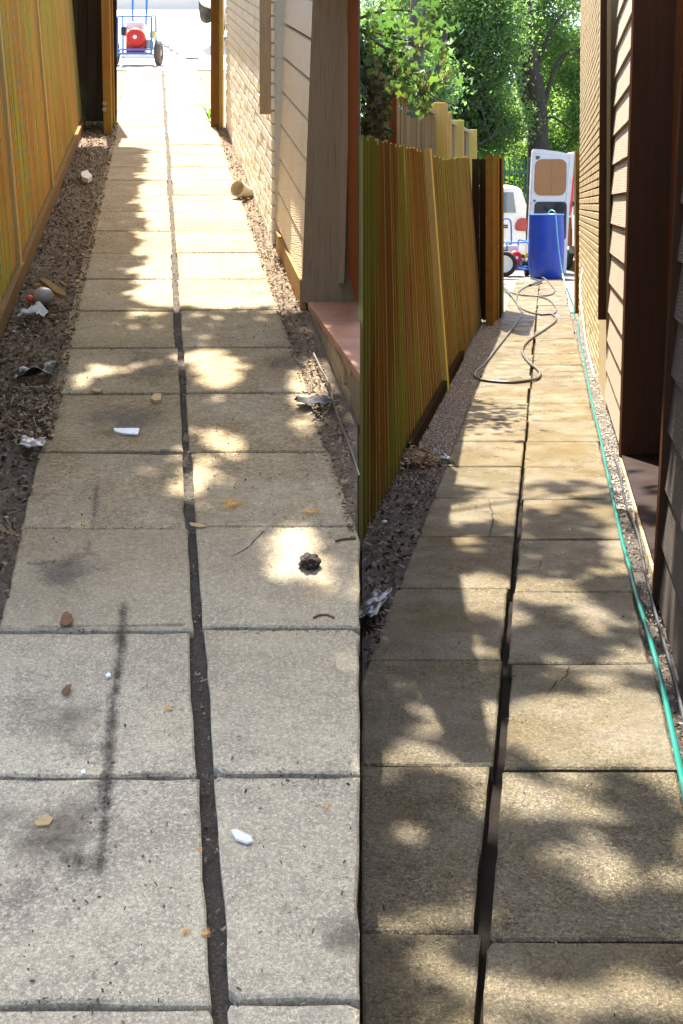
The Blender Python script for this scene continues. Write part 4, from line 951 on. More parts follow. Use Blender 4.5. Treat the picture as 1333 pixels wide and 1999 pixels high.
for i in range(420):
    if sum(1 for c_ in sy.children if c_.name.startswith('leaf')) >= 298: break
    q = random.choice(tw); t_ = random.random(); j = min(int(t_*(len(q)-1)), len(q)-2); f_ = t_*(len(q)-1)-j
    x = q[j][0]+(q[j+1][0]-q[j][0])*f_+random.gauss(0, 22); y = q[j][1]+(q[j+1][1]-q[j][1])*f_+random.gauss(8, 22)
    if x < 712 or y > 232 or x > 905: continue
    if x > 850 and y > 190: continue
    inst('leaf', lm, sy, PX(x, y, YS+random.gauss(0, .35)), (R(60)+random.gauss(0, .6), random.gauss(0, .7), random.uniform(-2.2, 2.2)+math.pi), [random.uniform(.04, .075)]*3)
for (x, y) in ((800, 100), (812, 92), (838, 150), (832, 165), (870, 145), (828, 190), (772, 120), (865, 110)):
    mb = MB()
    for _ in range(22):
        p = PX(x+random.gauss(0, 3), y+random.gauss(0, 9), YS-.1+random.gauss(0, .05)); d = Vector((random.gauss(0, 1), random.gauss(0, 1), -1.)).normalized(); s = d.cross(Vector((0, 1, 0))).normalized()
        mb.add([p, p+d*.02+s*.006, p+d*.042, p+d*.02-s*.005], [(0, 1, 2, 3)])
    mb.build('seed_cluster', 'seed', sy)['kind'] = 'stuff'
# ivy mass above the fence
iv = thing('ivy_hedge', 'dark dry ivy mass beside the dark red-brown post', 'hedge', PX(735, 400, 12.4))
im = lobed_leaf('ivy_leaf', 'ivy', 3) if False else lobed_leaf('ivy_leaf', 'ivy')
mb = MB(); pc = PX(730, 200, 12.6)
for q in ([(712, 420), (716, 300), (722, 200), (715, 120)], [(745, 420), (742, 300), (748, 220), (738, 140)]):
    limb(mb, [PX(x, y, 12.6) for x, y in q], .03, .01, 7)
mb.build('stem', 'bark', iv, True)
mb = MB()
bm = bmesh.new(); bmesh.ops.create_icosphere(bm, subdivisions=3, radius=1)
for v in bm.verts:
    n = noise.fractal(v.co*2.2, 1., 2., 3); c = v.co*(1+.16*n)
    v.co = Vector((.345+c.x*.14, 12.62+c.y*.35, 1.6+c.z*1.28))
mb.bm(bm); mb.build('inner_mass', 'clod', iv, True)
for i in range(300):
    x = random.uniform(706, 764); y = random.uniform(112, 275)
    if y < 150 and x > 745: continue
    p = PX(x, y, 12.2+random.gauss(0, .07)-.12*math.cos((x-735)/34.))
    if p.x < SEAM*p.y+.02: continue
    inst('leaf', im, iv, p, (R(75)+random.gauss(0, .35), random.gauss(0, .4), random.gauss(0, .6)+math.pi), [random.uniform(.028, .06)]*3)
# shade tree over the two paths: trunk behind the orange and green fence, unseen crown shaped by where its shade lands
sh = thing('shade_tree', 'tall tree behind the orange and green fence with crown shaped to dapple both paths', 'tree', (-3.9, 9.0, zl(9.)-.05))
mb = MB(); limb(mb, [(-3.9, 9., zl(9)-.1), (-3.85, 9., 3.2), (-3.5, 9., 5.2), (-3.1, 8.9, 7.0), (-2.9, 8.9, 9.4)], .24, .09, 12)
for q, r0 in (([(-3.5, 9, 5.1), (-2.4, 8.3, 6.1), (-1., 7.8, 6.7), (.3, 7.6, 7.0)], .06), ([(-3.4, 9, 5.5), (-2.0, 9.4, 6.7), (-.4, 9.3, 7.2), (.7, 8.9, 7.2)], .055),
          ([(-3.2, 9, 6.4), (-2.6, 7.6, 7.0), (-1.5, 6.4, 7.2), (-.3, 5.9, 7.0)], .05), ([(-3.3, 9, 6), (-3.1, 7.4, 6.6), (-2.9, 6.2, 6.8)], .05), ([(-1.6, 8.0, 6.5), (-.6, 6.9, 6.6), (.4, 6.4, 6.8)], .03), ([(-1.2, 9.35, 7), (-.2, 10.2, 7.3), (.5, 10.6, 7.3)], .025)):
    limb(mb, q, r0, .012, 7)
mb.build('trunk', 'bark', sh, True)
pts = []
def shade_density(X, Y):
    left = X < SEAM*Y
    n = .8*noise.noise(Vector((X*2.4+3.1, Y*1.5, 7.7)))+.6*noise.noise(Vector((X*5.2, Y*3.1, 2.2)))
    if left:
        edge = 5.75+.25*noise.noise(Vector((X*2, 1.1, 5)))
        dens = 1. if Y < edge else max(0, 1-(Y-edge)/.7)
        hole = .10 if 3.3 < Y and X-DL*Y > .1 else (.34 if Y > 4.2 else 9.)
        u_ = X-DL*Y
        if 5.6 < Y < 11.6 and -.75 < u_ < -.17+.05*(int(Y*4) % 2)+.06*n: return 1.  # added foliage whose ragged shade stands in for the fence's shadow
        if u_ < -.75: return 0.
        return dens if n < hole else 0.
    n2_ = .6*noise.noise(Vector((X*2.3+3.1, Y*1.3, 7.7)))+.85*noise.noise(Vector((X*6.2, Y*3.6, 2.2)))
    edge = 5.9+.6*noise.noise(Vector((X*1.6, 4.1, 5)))
    dens = 1. if Y < edge else max(0, 1-(Y-edge)/1.4)*.8
    return dens if n2_ < (-.17 if Y < 3.8 else -.1) else 0.
tries = 0
while len(pts) < 21000 and tries < 220000:
    tries += 1; X = random.uniform(-2.4, 1.9); Y = random.uniform(1.2, 12)
    d = shade_density(X, Y)
    if random.random() > d: continue
    z0 = max(0, zl(Y)) if X < SEAM*Y else 0.
    z = random.gauss(7.0, .7); t_ = (z-z0)/SUN.z
    pts.append((X+SUN.x*t_, Y+SUN.y*t_, z))
leaf_cloud('crown', pts, 1, (.03, .03, .03), .085, 'leaf_far', sh)

# ------------------------------------------------------------------ car park: railings, vehicles, barrel, washers
ra = thing('green_railings', 'dark green metal railings along the back of the car park', 'railings', PX(1060, 400, 42)*1)
YR = 42.
bar = MB(); bar.tube([(0, 0, 0), (0, 0, 2.95)], .022, 6); bar.add([(-.03, 0, 2.95), (.03, 0, 2.95), (0, 0, 3.1), (0, .02, 2.96), (0, -.02, 2.96)], [(0, 3, 2), (3, 1, 2), (1, 4, 2), (4, 0, 2)])
bar_me = bar.mesh('railing_bar', 'greenmetal')
x = PX(955, 0, YR).x; i = 0
while x < PX(1175, 0, YR).x:
    inst('bar', bar_me, ra, (x, YR, -.05)); x += .165
for z in (.35, 2.55):
    mb = MB(); mb.box((PX(945, 0, YR).x, YR+.024, z), (PX(1180, 0, YR).x, YR+.064, z+.07)); mb.build('rail', 'greenmetal', ra)
def wheel(parent, c, r, w, axis, tyre='black', rim='silver', name='wheel'):
    m = Matrix.Translation(c) @ (Matrix.Rotation(R(90), 4, 'Y') if axis == 'X' else Matrix.Rotation(R(90), 4, 'X'))
    mb = MB(); pr = []
    for i in range(13): a = 2*math.pi*i/12; pr.append((r-w*.42+math.cos(a)*w*.42, math.sin(a)*w*.5))
    mb.lathe(pr, 28, m, False); t = mb.build(name, tyre, parent, True)
    mb = MB(); mb.lathe([(.02, -w*.34), (r*.25, -w*.36), (r*.3, -w*.2), (r*.58, -w*.22), (r*.66, -w*.36), (r*.66, w*.36), (r*.58, w*.22), (r*.3, w*.2), (r*.25, w*.36), (.02, w*.34)], 24, m); mb.build('rim', rim, t, True)
    return t
def washer(label, origin, rz, mirror=1, tyre='black', group='wheeled pressure washers', tank=True):
    """engine-driven pressure washer: tubular frame, engine, pump, handle, two wheels; front looks towards -Y"""
    t = thing('pressure_washer', label, 'washer', origin, group)
    m = Matrix.Translation(origin) @ Matrix.Rotation(rz, 4, 'Z') @ Matrix.Scale(mirror, 4, (1, 0, 0)); T = lambda p: m @ Vector(p)
    fm = 'bluemetal'
    for xs in (-.26, .26):
        mb = MB(); mb.tube([T(p) for p in catmull([(xs, -.18, .14), (xs, -.18, .5), (xs, -.16, .72), (xs, .1, .78), (xs, .3, .72), (xs, .3, .14)], 5)], .017, 8); mb.build('frame_side', fm, t, True)
    for z, y in ((.16, -.18), (.22, -.18), (.16, .3), (.74, -.14)):
        mb = MB(); mb.tube([T((-.26, y, z)), T((.26, y, z))], .015, 8); mb.build('cross_bar', fm, t, True)
    mb = MB(); mb.tube([T(p) for p in catmull([(-.10, .3, .6), (-.11, .34, 1.1), (-.08, .35, 1.22), (0, .35, 1.25), (.08, .35, 1.22), (.11, .34, 1.1), (.10, .3, .6)], 6)], .018, 8); mb.build('handle', fm, t, True)
    mb = MB(); mb.box((-.25, -.14, .16), (.25, .28, .185), m); mb.build('base_plate', 'bluepale', t)
    mb = MB(); mb.box((-.16, -.04, .19), (.14, .22, .46), m, .03); mb.build('engine_block', 'red', t, True)
    mc = m @ Matrix.Translation((0, -.06, .42)) @ Matrix.Rotation(R(90), 4, 'X')
    mb = MB(); mb.lathe([(.05, .075), (.10, .075), (.135, .055), (.15, .02), (.15, -.05)], 32, mc); rc = mb.build('recoil_cover', 'redcover', t, True)
    for rr in (.055, .078, .10, .118):
        mb = MB(); mb.tube([mc @ Vector((rr*math.cos(a), rr*math.sin(a), .077-.35*max(0, rr-.1))) for a in [2*math.pi*i/28 for i in range(28)]], .0035, 5, True); mb.build('vent_ring', 'red', rc)
    mb = MB(); mb.lathe([(.005, .09), (.03, .088), (.034, .07)], 16, mc); mb.build('hub', 'paperw', rc, True)
    mb = MB(); mb.box((-.17, .0, .56), (.12, .22, .68), m, .035); tk = mb.build('fuel_tank', 'whitemetal', t, True)
    mb = MB(); mb.lathe([(.028, .68), (.03, .70), (.02, .71)], 16, m @ Matrix.Translation((-.05, .1, 0))); mb.build('fuel_cap', 'black', tk, True)
    mb = MB(); mb.box((-.24, -.02, .46), (-.165, .16, .60), m, .02); mb.build('air_filter', 'darkplast', t, True)
    mb = MB(); mb.box((.15, .0, .24), (.25, .16, .40), m, .02); mb.build('pump', 'silver', t, True)
    mb = MB(); mb.lathe([(.045, -.05), (.05, -.03), (.05, .04), (.035, .06)], 18, m @ Matrix.Translation((.27, -.08, .46))); mb.build('oil_bottle', 'yellow', t, True)
    for xs in (-.34, .34): wheel(t, T((xs, .05, .20)), .20, .11, 'X', tyre) if abs(rz) < .3 else wheel(t, T((xs, .05, .20)), .20, .11, 'Y' if abs(abs(rz)-1.57) < .4 else 'X', tyre)
    return t
# left washer in the yard
YWs = 19.9; px0 = (266-666.5)*YWs/F
washer('red and blue pressure washer seen through the gate of the dry path', (px0, YWs, zl(YWs)-.01), 0, 1, 'dustytyre')
lance = thing('washer_lance', 'thin grey lance lying on the pale yard under the washer', 'lance', LG(310, 114, .02))
mb = MB(); a, b = LG(228, 108, .03), LG(388, 115, .03); mb.tube([a, a.lerp(b, .85)], .007, 6); mb.build('tube', 'cable', lance, True)
mb = MB(); mb.tube([a.lerp(b, .85), b], .016, 8); mb.build('grip', 'darkplast', lance, True)
mb = MB(); c = LG(322, 97, .06)
for r_ in (.20, .17, .15):
    mb.tube([c+Vector((r_*math.cos(a_)*1.1+random.gauss(0, .008), r_*math.sin(a_), .01+.02*math.sin(3*a_))) for a_ in [2*math.pi*i/36 for i in range(36)]], .011, 6, True)
tag(mb.build('coiled_hose', 'cable', None, True), 'coiled grey hose lying behind the dusty washer wheel', 'hose')
gun = MB(); a, b = LG(318, 86, .15), LG(346, 104, .05); gun.tube([a, b], .016, 8); gun.tube([a.lerp(b, .3), a.lerp(b, .45)+Vector((.02, 0, .05))], .012, 6)
tag(gun.build('spray_gun', 'darkplast', None, True), 'dark spray gun lying on the coiled hose in the yard', 'spray gun')

# cars (bodies lofted from cross sections along their length)
def car(label, origin, rz, L, W, H, mat, name='parked_car', red_script=False, group=None, upright=False):
    """rear end at local y = 0, front at y = L, faces +Y"""
    t = thing(name, label, 'car', origin, group); m = Matrix.Translation(origin) @ Matrix.Rotation(rz, 4, 'Z'); T = lambda p: m @ Vector(p)
    secs = [(0.0, .36, .62, .84), (.04, .28, .98, .93), (.35, .26, 1.0, .97), (L*.25, .25, 1.0, 1.), (L*.62, .25, 1.0, 1.), (L*.85, .25, .96, .98), (L*.97, .28, .88, .93), (L, .36, .60, .84)]
    def ring(y, zb, zt, wf, n=24):
        out = []; hw = W/2*wf; zc = (zb+zt)/2; hh = (zt-zb)/2
        for i in range(n):
            a = 2*math.pi*i/n; ex = .38
            out.append(Vector((hw*math.copysign(abs(math.cos(a))**ex, math.cos(a)), y, zc+hh*math.copysign(abs(math.sin(a))**ex, math.sin(a)))))
        return out
    belt = H*.60
    mb = MB(); rs = [ring(y, zb*H/1.8, belt*zt, wf) for y, zb, zt, wf in secs]; n = 24; kk = 0
    vs = [T(p) for r_ in rs for p in r_]; fs = []
    for i in range(len(rs)-1):
        for j in range(n): fs.append((i*n+j, i*n+(j+1) % n, (i+1)*n+(j+1) % n, (i+1)*n+j))
    fs += [tuple(range(n))[::-1], tuple((len(rs)-1)*n+j for j in range(n))]; mb.add(vs, fs); mb.build('body', mat, t, True)
    cab = [(.10, .90, .99), (.16, .93, 1.0), (.55, .92, 1.0), (L*.30, .92, 1.0), (L*.52, .90, .98), (L*.72, .88, .62)]
    hs = [(.10, belt-.12, H*.72), (.30, belt-.12, H*.975), (.8, belt-.12, H), (L*.35, belt-.12, H), (L*.52, belt-.12, H*.95), (L*.73, belt-.12, belt+.01)]
    if upright: hs[:3] = [(.05, belt-.12, H*.955), (.12, belt-.12, H*.985), (.8, belt-.12, H)]
    mb = MB(); rs = []
    for y, zb, zt in hs:
        n2 = 16; out = []
        for i in range(n2):
            a = 2*math.pi*i/n2; ex = .32; zz = math.copysign(abs(math.sin(a))**ex, math.sin(a)); taper = 1-.12*max(0, zz)*((zt-belt)/(H-belt) if zt > belt else 0)
            out.append(T((W/2*.95*taper*math.copysign(abs(math.cos(a))**ex, math.cos(a)), y, (zb+zt)/2+(zt-zb)/2*zz)))
        rs.append(out)
    fs = []; n2 = 16
    for i in range(len(rs)-1):
        for j in range(n2): fs.append((i*n2+j, i*n2+(j+1) % n2, (i+1)*n2+(j+1) % n2, (i+1)*n2+j))
    fs += [tuple(range(n2))[::-1], tuple((len(rs)-1)*n2+j for j in range(n2))]
    mb.add([p for r_ in rs for p in r_], fs); mb.build('cabin', mat, t, True)
    rw = (lambda z: .042) if upright else lambda z: (.10+(.30-.10)*max(0, (z-H*.72)/(H*.255)) if z > H*.72 else .10)-.006
    mb = MB(); z0, z1 = H*.66, H*.90; mb.hexa([T((-W*.36, rw(z0)-.012, z0)), T((W*.36, rw(z0)-.012, z0)), T((W*.36, rw(z0)+.02, z0)), T((-W*.36, rw(z0)+.02, z0)), T((-W*.33, rw(z1)-.012, z1)), T((W*.33, rw(z1)-.012, z1)), T((W*.33, rw(z1)+.02, z1)), T((-W*.33, rw(z1)+.02, z1))])
    mb.build('rear_window', 'glass', t)
    for sx in (-1, 1):
        for (ya, yb) in ((.30, L*.30), (L*.32, L*.50)):
            xw = W/2*.95; mb = MB(); mb.hexa([T((sx*xw*.93, ya, belt+.03)), T((sx*(xw+.012), ya, belt+.03)), T((sx*(xw+.012), yb, belt+.03)), T((sx*xw*.93, yb, belt+.03)),
                T((sx*xw*.85, ya+.1, H*.9)), T((sx*(xw*.905+.012), ya+.1, H*.9)), T((sx*(xw*.905+.012), yb-.05, H*.9)), T((sx*xw*.85, yb-.05, H*.9))]); mb.build('side_window', 'glass', t)
        mb = MB(); pl_ = [(sx*W*.345, -.10), (sx*W*.35, .02), (sx*W*.375, .13), (sx*W*.41, .165), (sx*W*.455, .165), (sx*W*.475, .13), (sx*W*.472, -.12), (sx*W*.455, -.15), (sx*W*.37, -.14)]
        mb.prism([T((x_, -.015, belt*.86+z_)) for x_, z_ in pl_], m.to_3x3() @ Vector((0, 0, 0)), m.to_3x3() @ Vector((0, .09, 0))); mb.build('tail_light', 'lightred', t)
        mb = MB(); mb.box((sx*W*.40-.14, L-.10, belt*.72), (sx*W*.40+.10, L+.012, belt*.90), m, .04); mb.build('headlight', 'glass', t, True)
        mb = MB(); mb.box((sx*(W/2+.09)-.09, L*.55, belt+.04), (sx*(W/2+.09)+.09, L*.55+.12, belt+.26), m, .04); mb.build('mirror', 'darkplast', t, True)
        for yw in (.85, L-.85):
            wheel(t, T((sx*(W/2-.12), yw, .36)), .36, .22, 'X' if abs(math.sin(rz)) < .7 else 'Y')
    mb = MB(); mb.box((-W*.46, -.08, .34), (W*.46, .1, .58), m, .05); mb.build('rear_bumper', mat, t, True)
    mb = MB(); mb.box((-W*.46, L-.1, .30), (W*.46, L+.07, .56), m, .06); mb.build('front_bumper', 'greyplast', t, True)
    mb = MB(); mb.box((-W*.2, L-.03, belt*.66), (W*.2, L+.02, belt*.80), m, .01); mb.build('grille', 'darkplast', t, True)
    if red_script:
        for dz in (0, .05):
            mb = MB(); mb.box((W*.16, -.012, belt*.80+dz), (W*.27, .03, belt*.80+dz+.03), m); mb.build('trim_strip', 'redbrown', t)
    return t
YC = 31.0; xr = PX(1033, 0, YC).x
car('white four wheel drive car parked with its red tail light showing', (xr-1.12, YC, -.05), 0, 4.9, 2.24, 2.06, 'white', red_script=True, upright=True)
YV = 22.5
car('pale car front corner with grey headlight seen past the orange gate post', (PX(378, 0, YV).x+.9, YV+4.1, zl(YV)+.62), math.pi, 4.0, 1.8, 1.5, 'white')
# van with its rear door swung open
va = thing('van', 'white van with rear door open behind the blue barrel', 'van', (PX(1107, 0, 30).x+1.05, 30, -.05))
x0 = PX(1110, 0, 29.6).x; vy = 29.6
mb = MB()
for (lo, hi) in (((x0, vy, .45), (x0+.06, vy+4.6, 2.7)), ((x0+2.05, vy, .45), (x0+2.11, vy+4.6, 2.7)), ((x0+.06, vy+.01, 2.62), (x0+2.05, vy+4.6, 2.72)), ((x0+.06, vy, .45), (x0+2.05, vy+4.6, .55)), ((x0+.06, vy+2.4, .55), (x0+2.05, vy+2.45, 2.62))): mb.box(lo, hi, None, .02)
mb.build('body', 'whitemetal', va)
mb = MB(); mb.prism([(x0, vy+4.6, .45), (x0, vy+6.3, .45), (x0, vy+6.3, 1.2), (x0, vy+5.6, 1.45), (x0, vy+4.9, 2.4), (x0, vy+4.6, 2.7)], (0, 0, 0), (2.11, 0, 0)); mb.build('cab', 'whitemetal', va)
mb = MB(); mb.hexa([(x0+.15, vy+5.58, 1.5), (x0+1.96, vy+5.58, 1.5), (x0+1.96, vy+5.6, 1.5), (x0+.15, vy+5.6, 1.5), (x0+.2, vy+4.98, 2.33), (x0+1.9, vy+4.98, 2.33), (x0+1.9, vy+5.02, 2.35), (x0+.2, vy+5.02, 2.35)]); mb.build('windscreen', 'glass', va)
for sx in (.12, 1.99):
    for dy in (1.0, 5.2): wheel(va, (x0+sx, vy+dy, .33), .38, .24, 'X')
mb = MB(); mb.box((x0, vy-.12, .38), (x0+2.11, vy+.02, .58), None, .04); mb.build('rear_bumper', 'greyplast', va, True)
# the swung door: outline, plywood window, dark lower panel
YD = 29.0
d = lambda x, y, dy=0.: PX(x, y, YD)+Vector((0, dy, 0))
outline = [(1041, 291), (1060, 292), (1090, 296), (1110, 300), (1122, 303), (1118, 340), (1112, 400), (1108, 470), (1105, 535), (1027, 535), (1030, 470), (1033, 400), (1036, 330), (1038, 296)]
mb = MB(); mb.prism([d(*q) for q in outline], (0, 0, 0), (0, .07, 0)); door = mb.build('rear_door', 'whitemetal', va)
mb = MB(); oi = [(1045, 298), (1090, 302), (1113, 306), (1105, 400), (1099, 528), (1034, 528), (1037, 400), (1042, 310)]
mb.tube([d(x, y, -.002) for x, y in oi], .018, 6, True); mb.build('door_rim', 'whitemetal', door, True)
def rrect(x0, y0, x1, y1, r, sk=0., n=6):
    out = []
    for cx, cy, a0 in ((x1-r, y0+r, -90), (x1-r, y1-r, 0), (x0+r, y1-r, 90), (x0+r, y0+r, 180)):
        for i in range(n+1):
            a = R(a0+90*i/n); x = cx+r*math.cos(a); y = cy+r*math.sin(a); out.append((x+sk*(y1-y), y))
    return out
for (xa, xb) in ((1042, 1076), (1076.6, 1105)):
    poly = [q for q in clip(clip(rrect(1041.5, 311, 1104, 382, 14, .035), lambda p: p[0]-xa), lambda p: xb-p[0])]
    mb = MB(); mb.prism([d(x, y, -.016) for x, y in poly], (0, 0, 0), (0, .012, 0)); mb.build('plywood_pane', 'ply', door)
mb = MB(); mb.tube([d(x, y, -.006) for x, y in rrect(1040.5, 310, 1105, 383, 15, .035)], .012, 6, True); mb.build('window_seal', 'whitemetal', door, True)
mb = MB(); mb.prism([d(x, y, -.02) for x, y in rrect(1041, 394, 1104, 470, 8, .03)], (0, 0, 0), (0, .018, 0)); mb.build('lower_panel', 'darkplast', door)
mb = MB(); mb.tube([d(1062, 404, -.05), d(1068, 409, -.07), d(1074, 412, -.05)], .02, 7); mb.build('pull_handle', 'black', door, True)
mb = MB(); mb.lathe([(.02, 0), (.10, .0), (.11, .03), (.07, .05)], 20, Matrix.Translation(d(1092, 406, -.03)) @ Matrix.Rotation(R(90), 4, 'X')); mb.build('latch_cover', 'black', door, True)
for (x, y, r_) in ((1043, 392, .028), (1037, 397, .022)):
    mb = MB(); mb.lathe([(.004, 0), (r_, 0), (r_, .012), (.004, .014)], 14, Matrix.Translation(d(x, y, -.002)) @ Matrix.Rotation(R(90), 4, 'X')); mb.build('door_bolt', 'greyplast', door, True)
mb = MB(); mb.prism([d(x, y, -.006) for x, y in ((1046, 304), (1054, 305), (1053, 312), (1045, 311))], (0, 0, 0), (0, .005, 0)); mb.build('sticker', 'greyplast', door)
# tools standing in the van
tl = thing('tool_rack', 'red and black tools hung inside the open van', 'tools', PX(1115, 470, 29.9))
for (xa, ya, xb, yb, w, mm) in ((1117, 345, 1112, 415, .05, 'red'), (1112, 380, 1109, 420, .05, 'black'), (1118, 400, 1116, 470, .035, 'silver'), (1111, 425, 1112, 480, .06, 'redbrown'), (1122, 420, 1121, 480, .07, 'whitemetal'), (1114, 405, 1120, 395, .04, 'darkplast')):
    mb = MB(); mb.tube([PX(xa, ya, 29.45), PX((xa+xb)/2, (ya+yb)/2, 29.43), PX(xb, yb, 29.45)], w, 7); mb.build('tool', mm, tl, True)
mb = MB(); b_ = RG(1115, 500); mb.box((b_.x-.14, b_.y-.1, 0), (b_.x+.45, b_.y+.25, .22), None, .05)
tag(mb.build('tool_case', 'darkplast', None, True), 'black tool case on the ground right of the barrel', 'case')
# blue barrel
pb = RG(1072, 541); rb = 35*pb.y/F; hb = 127*pb.y/F
ba = thing('water_barrel', 'tall blue plastic barrel standing at the end of the wet path', 'barrel', (pb.x, pb.y+rb, -.045))
mB = Matrix.Translation((pb.x, pb.y+rb, -.045))
mb = MB(); mb.lathe([(rb*.80, 0), (rb*.88, .012), (rb*.93, .06), (rb*.96, .2*hb), (rb*1.0, .38*hb), (rb*1.0, .7*hb), (rb*.97, .93*hb), (rb*.95, .985*hb), (rb*.92, .985*hb), (rb*.92, .9*hb), (rb*.5, .88*hb)], 48, mB); mb.build('body', 'blue', ba, True)
mb = MB(); mb.tube([mB @ Vector((rb*.965*math.cos(a), rb*.965*math.sin(a), hb*.99)) for a in [2*math.pi*i/48 for i in range(48)]], .016, 7, True); mb.build('rim', 'bluemetal', ba, True)
# right washer with bucket
YW = 27.6
washer('red and blue pressure washer between gate and blue barrel', (PX(1003, 0, YW).x, YW, -.05), .35, 1, 'black')
mb = MB(); c = RG(1030, 520); mW = Matrix.Translation((c.x, c.y+1.1, -.045))
mb.lathe([(.20, 0), (.23, .02), (.27, .55), (.285, .56), (.285, .60), (.26, .60), (.25, .1), (.1, .06)], 28, mW); bk = mb.build('bucket', 'whitemetal', None, True); tag(bk, 'white bucket standing behind the washer beside the barrel', 'bucket')
wt = thing('cart_wheel', 'large grey rimmed wheel half hidden behind the open gate', 'wheel', RG(984, 540)); wheel(wt, RG(985, 541)+Vector((0, .1, .27)), .27, .12, 'Y', 'black', 'whitemetal', 'tyre')

# ------------------------------------------------------------------ hoses and cables
def hose(name, label, pts, r, mat, cat='hose', n=7):
    mb = MB(); mb.tube(catmull(pts, 7), r, n); return tag(mb.build(name, mat, None, True), label, cat)
tp = [PX(1068, 420, pb.y+.25), PX(1074, 411, pb.y+.12), PX(1082, 413, pb.y+.0), PX(1085, 424, pb.y-.03)]
tp += [PX(1087, 450, pb.y-.05), PX(1091, 490, pb.y-.12), PX(1096, 525, pb.y-.3)]
tp += [RG(x, y, .016) for x, y in ((1101, 548), (1108, 566), (1119, 596), (1121, 616), (1128, 630), (1130, 655), (1138, 690), (1146, 735), (1155, 785), (1166, 830), (1175, 870), (1186, 925), (1199, 985), (1213, 1050), (1228, 1105), (1243, 1165), (1265, 1235), (1288, 1320), (1312, 1430), (1338, 1560), (1370, 1800))]
gh = thing('garden_hose', 'teal garden hose running from the barrel down the wet path edge', 'hose', tp[7])
cp = catmull(tp, 7); mb = MB(); mb.tube(cp[:56], .012, 7); mb.build('upper_length', 'teal_sunlit', gh, True)  # same teal hose, sunlight on its upper length painted as paler colour
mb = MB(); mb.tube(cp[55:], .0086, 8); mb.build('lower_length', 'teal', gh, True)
hp = lambda L_: [RG(x, y, .014) for x, y in L_]
ph = MB()
ph.tube(catmull([PX(1030, 500, 27)]+hp([(1042, 535), (1056, 540), (1068, 548), (1081, 563), (1082, 570), (1072, 576), (1050, 578), (1020, 576), (1000, 572), (988, 566), (980, 562)]), 7), .013, 7)
ph.tube(catmull(hp([(982, 560), (990, 566), (998, 577), (1008, 591), (1020, 603), (1040, 611), (1060, 614), (1078, 613), (1085, 607), (1084, 599), (1072, 586), (1053, 579), (1030, 576)]), 7), .013, 7)
ph.tube(catmull(hp([(1055, 615), (1075, 613), (1085, 620), (1083, 628), (1068, 640), (1045, 655), (1028, 668), (1020, 680), (1021, 692), (1033, 708), (1048, 720), (1054, 728), (1050, 737), (1035, 742), (1000, 746), (960, 744), (935, 740), (927, 735), (929, 726), (945, 711), (965, 685), (985, 660), (1005, 634), (1019, 610), (1012, 600), (1008, 585), (1012, 570), (1026, 560), (1036, 556)]), 7), .013, 7)
tag(ph.build('pressure_hose', 'grey', None, True), 'long grey pressure hose looped across the wet path by the gate', 'hose')
sg = thing('spray_gun', 'grey spray gun lying at the end of the looped hose', 'spray gun', RG(1046, 552, .02))
mb = MB(); mb.tube([RG(1034, 557, .02), RG(1045, 553, .04), RG(1057, 548, .04)], .024, 8); mb.build('body', 'darkplast', sg, True)
mb = MB(); mb.tube([RG(1055, 549, .03), RG(1046, 546, .03), RG(1036, 544, .03)], .017, 7); mb.build('grip', 'darkplast', sg, True)
wc = [PX(1139, 297, 17.8), PX(1141, 310, 17.75), PX(1141, 330, 17.7), PX(1144, 400, 17.0), PX(1146, 480, 16.5)]
wc += [RP(.415, Y, z) for Y, z in ((15.6, .55), (14.4, .2), (13., .06), (12, .03), (11, .02))]
hose('white_cable', 'thin white cable hanging from the gate post along the brick wall', wc, .006, 'paperw', 'cable', 6)
hose('black_cable', 'thin black cable lying along the boarded wall foot', [RP(.405+random.gauss(0, .008), Y, .015) for Y in (7.6, 7, 6.4, 5.8, 5.2, 4.6, 4, 3.4, 2.8, 2.2)], .006, 'darkplast', 'cable', 6)
hose('grey_cable', 'stiff grey cable lying along the foot of the tiled sill', [LG(x, y, .03) for x, y in ((612, 690), (625, 718), (640, 745), (652, 790), (664, 825), (678, 860), (690, 895), (701, 930))], .0048, 'grey', 'cable', 6)
hose('thin_stalk', 'dry stalk lying on soil at the dry path edge', [LG(x, y, .03) for x, y in ((90, 612), (105, 609), (120, 607), (140, 603))], .006, 'deadleaf', 'stalk', 5)

# ------------------------------------------------------------------ litter on the dry path
def flake(name, label, cat, fn, poly, h, th, mat, curl=0., tilt=0.):
    pts = [fn(x, y, h) for x, y in poly]; c = sum(pts, Vector())/len(pts)
    for p in pts: p.z += curl*((p.x-c.x)**2+(p.y-c.y)**2)/.01+tilt*(p.x-c.x)
    mb = MB(); mb.prism(pts, (0, 0, 0), (0, 0, th)); return tag(mb.build(name, mat), label, cat)
flake('plastic_shard', 'long white plastic shard on a dark slab of the dry path', 'shard', LG, [(222, 837), (272, 840), (269, 852), (240, 848), (224, 843)], .006, .006, 'paperw', 0, .06)
flake('plastic_shard', 'pointed white plastic shard on the nearest right dry slab', 'shard', LG, [(451, 1623), (462, 1622), (487, 1634), (495, 1645), (482, 1648), (460, 1640)], .004, .004, 'paperw')
flake('white_chip', 'tiny white chip beside the black moss line', 'chip', LG, [(206, 1319), (213, 1315), (217, 1321), (209, 1325)], .004, .004, 'paperw')
flake('white_chip', 'tiny white chip in a mossy cross joint', 'chip', LG, [(157, 1508), (164, 1505), (168, 1511), (160, 1513)], .006, .004, 'paperw')
flake('tan_chip', 'tan wood chip on a dirty slab near the long white shard', 'chip', LG, [(294, 783), (301, 773), (315, 774), (314, 786), (303, 788)], .005, .012, 'cork')
flake('tan_chip', 'small tan husk at a joint left of the tan chip', 'chip', LG, [(178, 762), (186, 760), (201, 762), (195, 767), (184, 767)], .005, .006, 'cork')
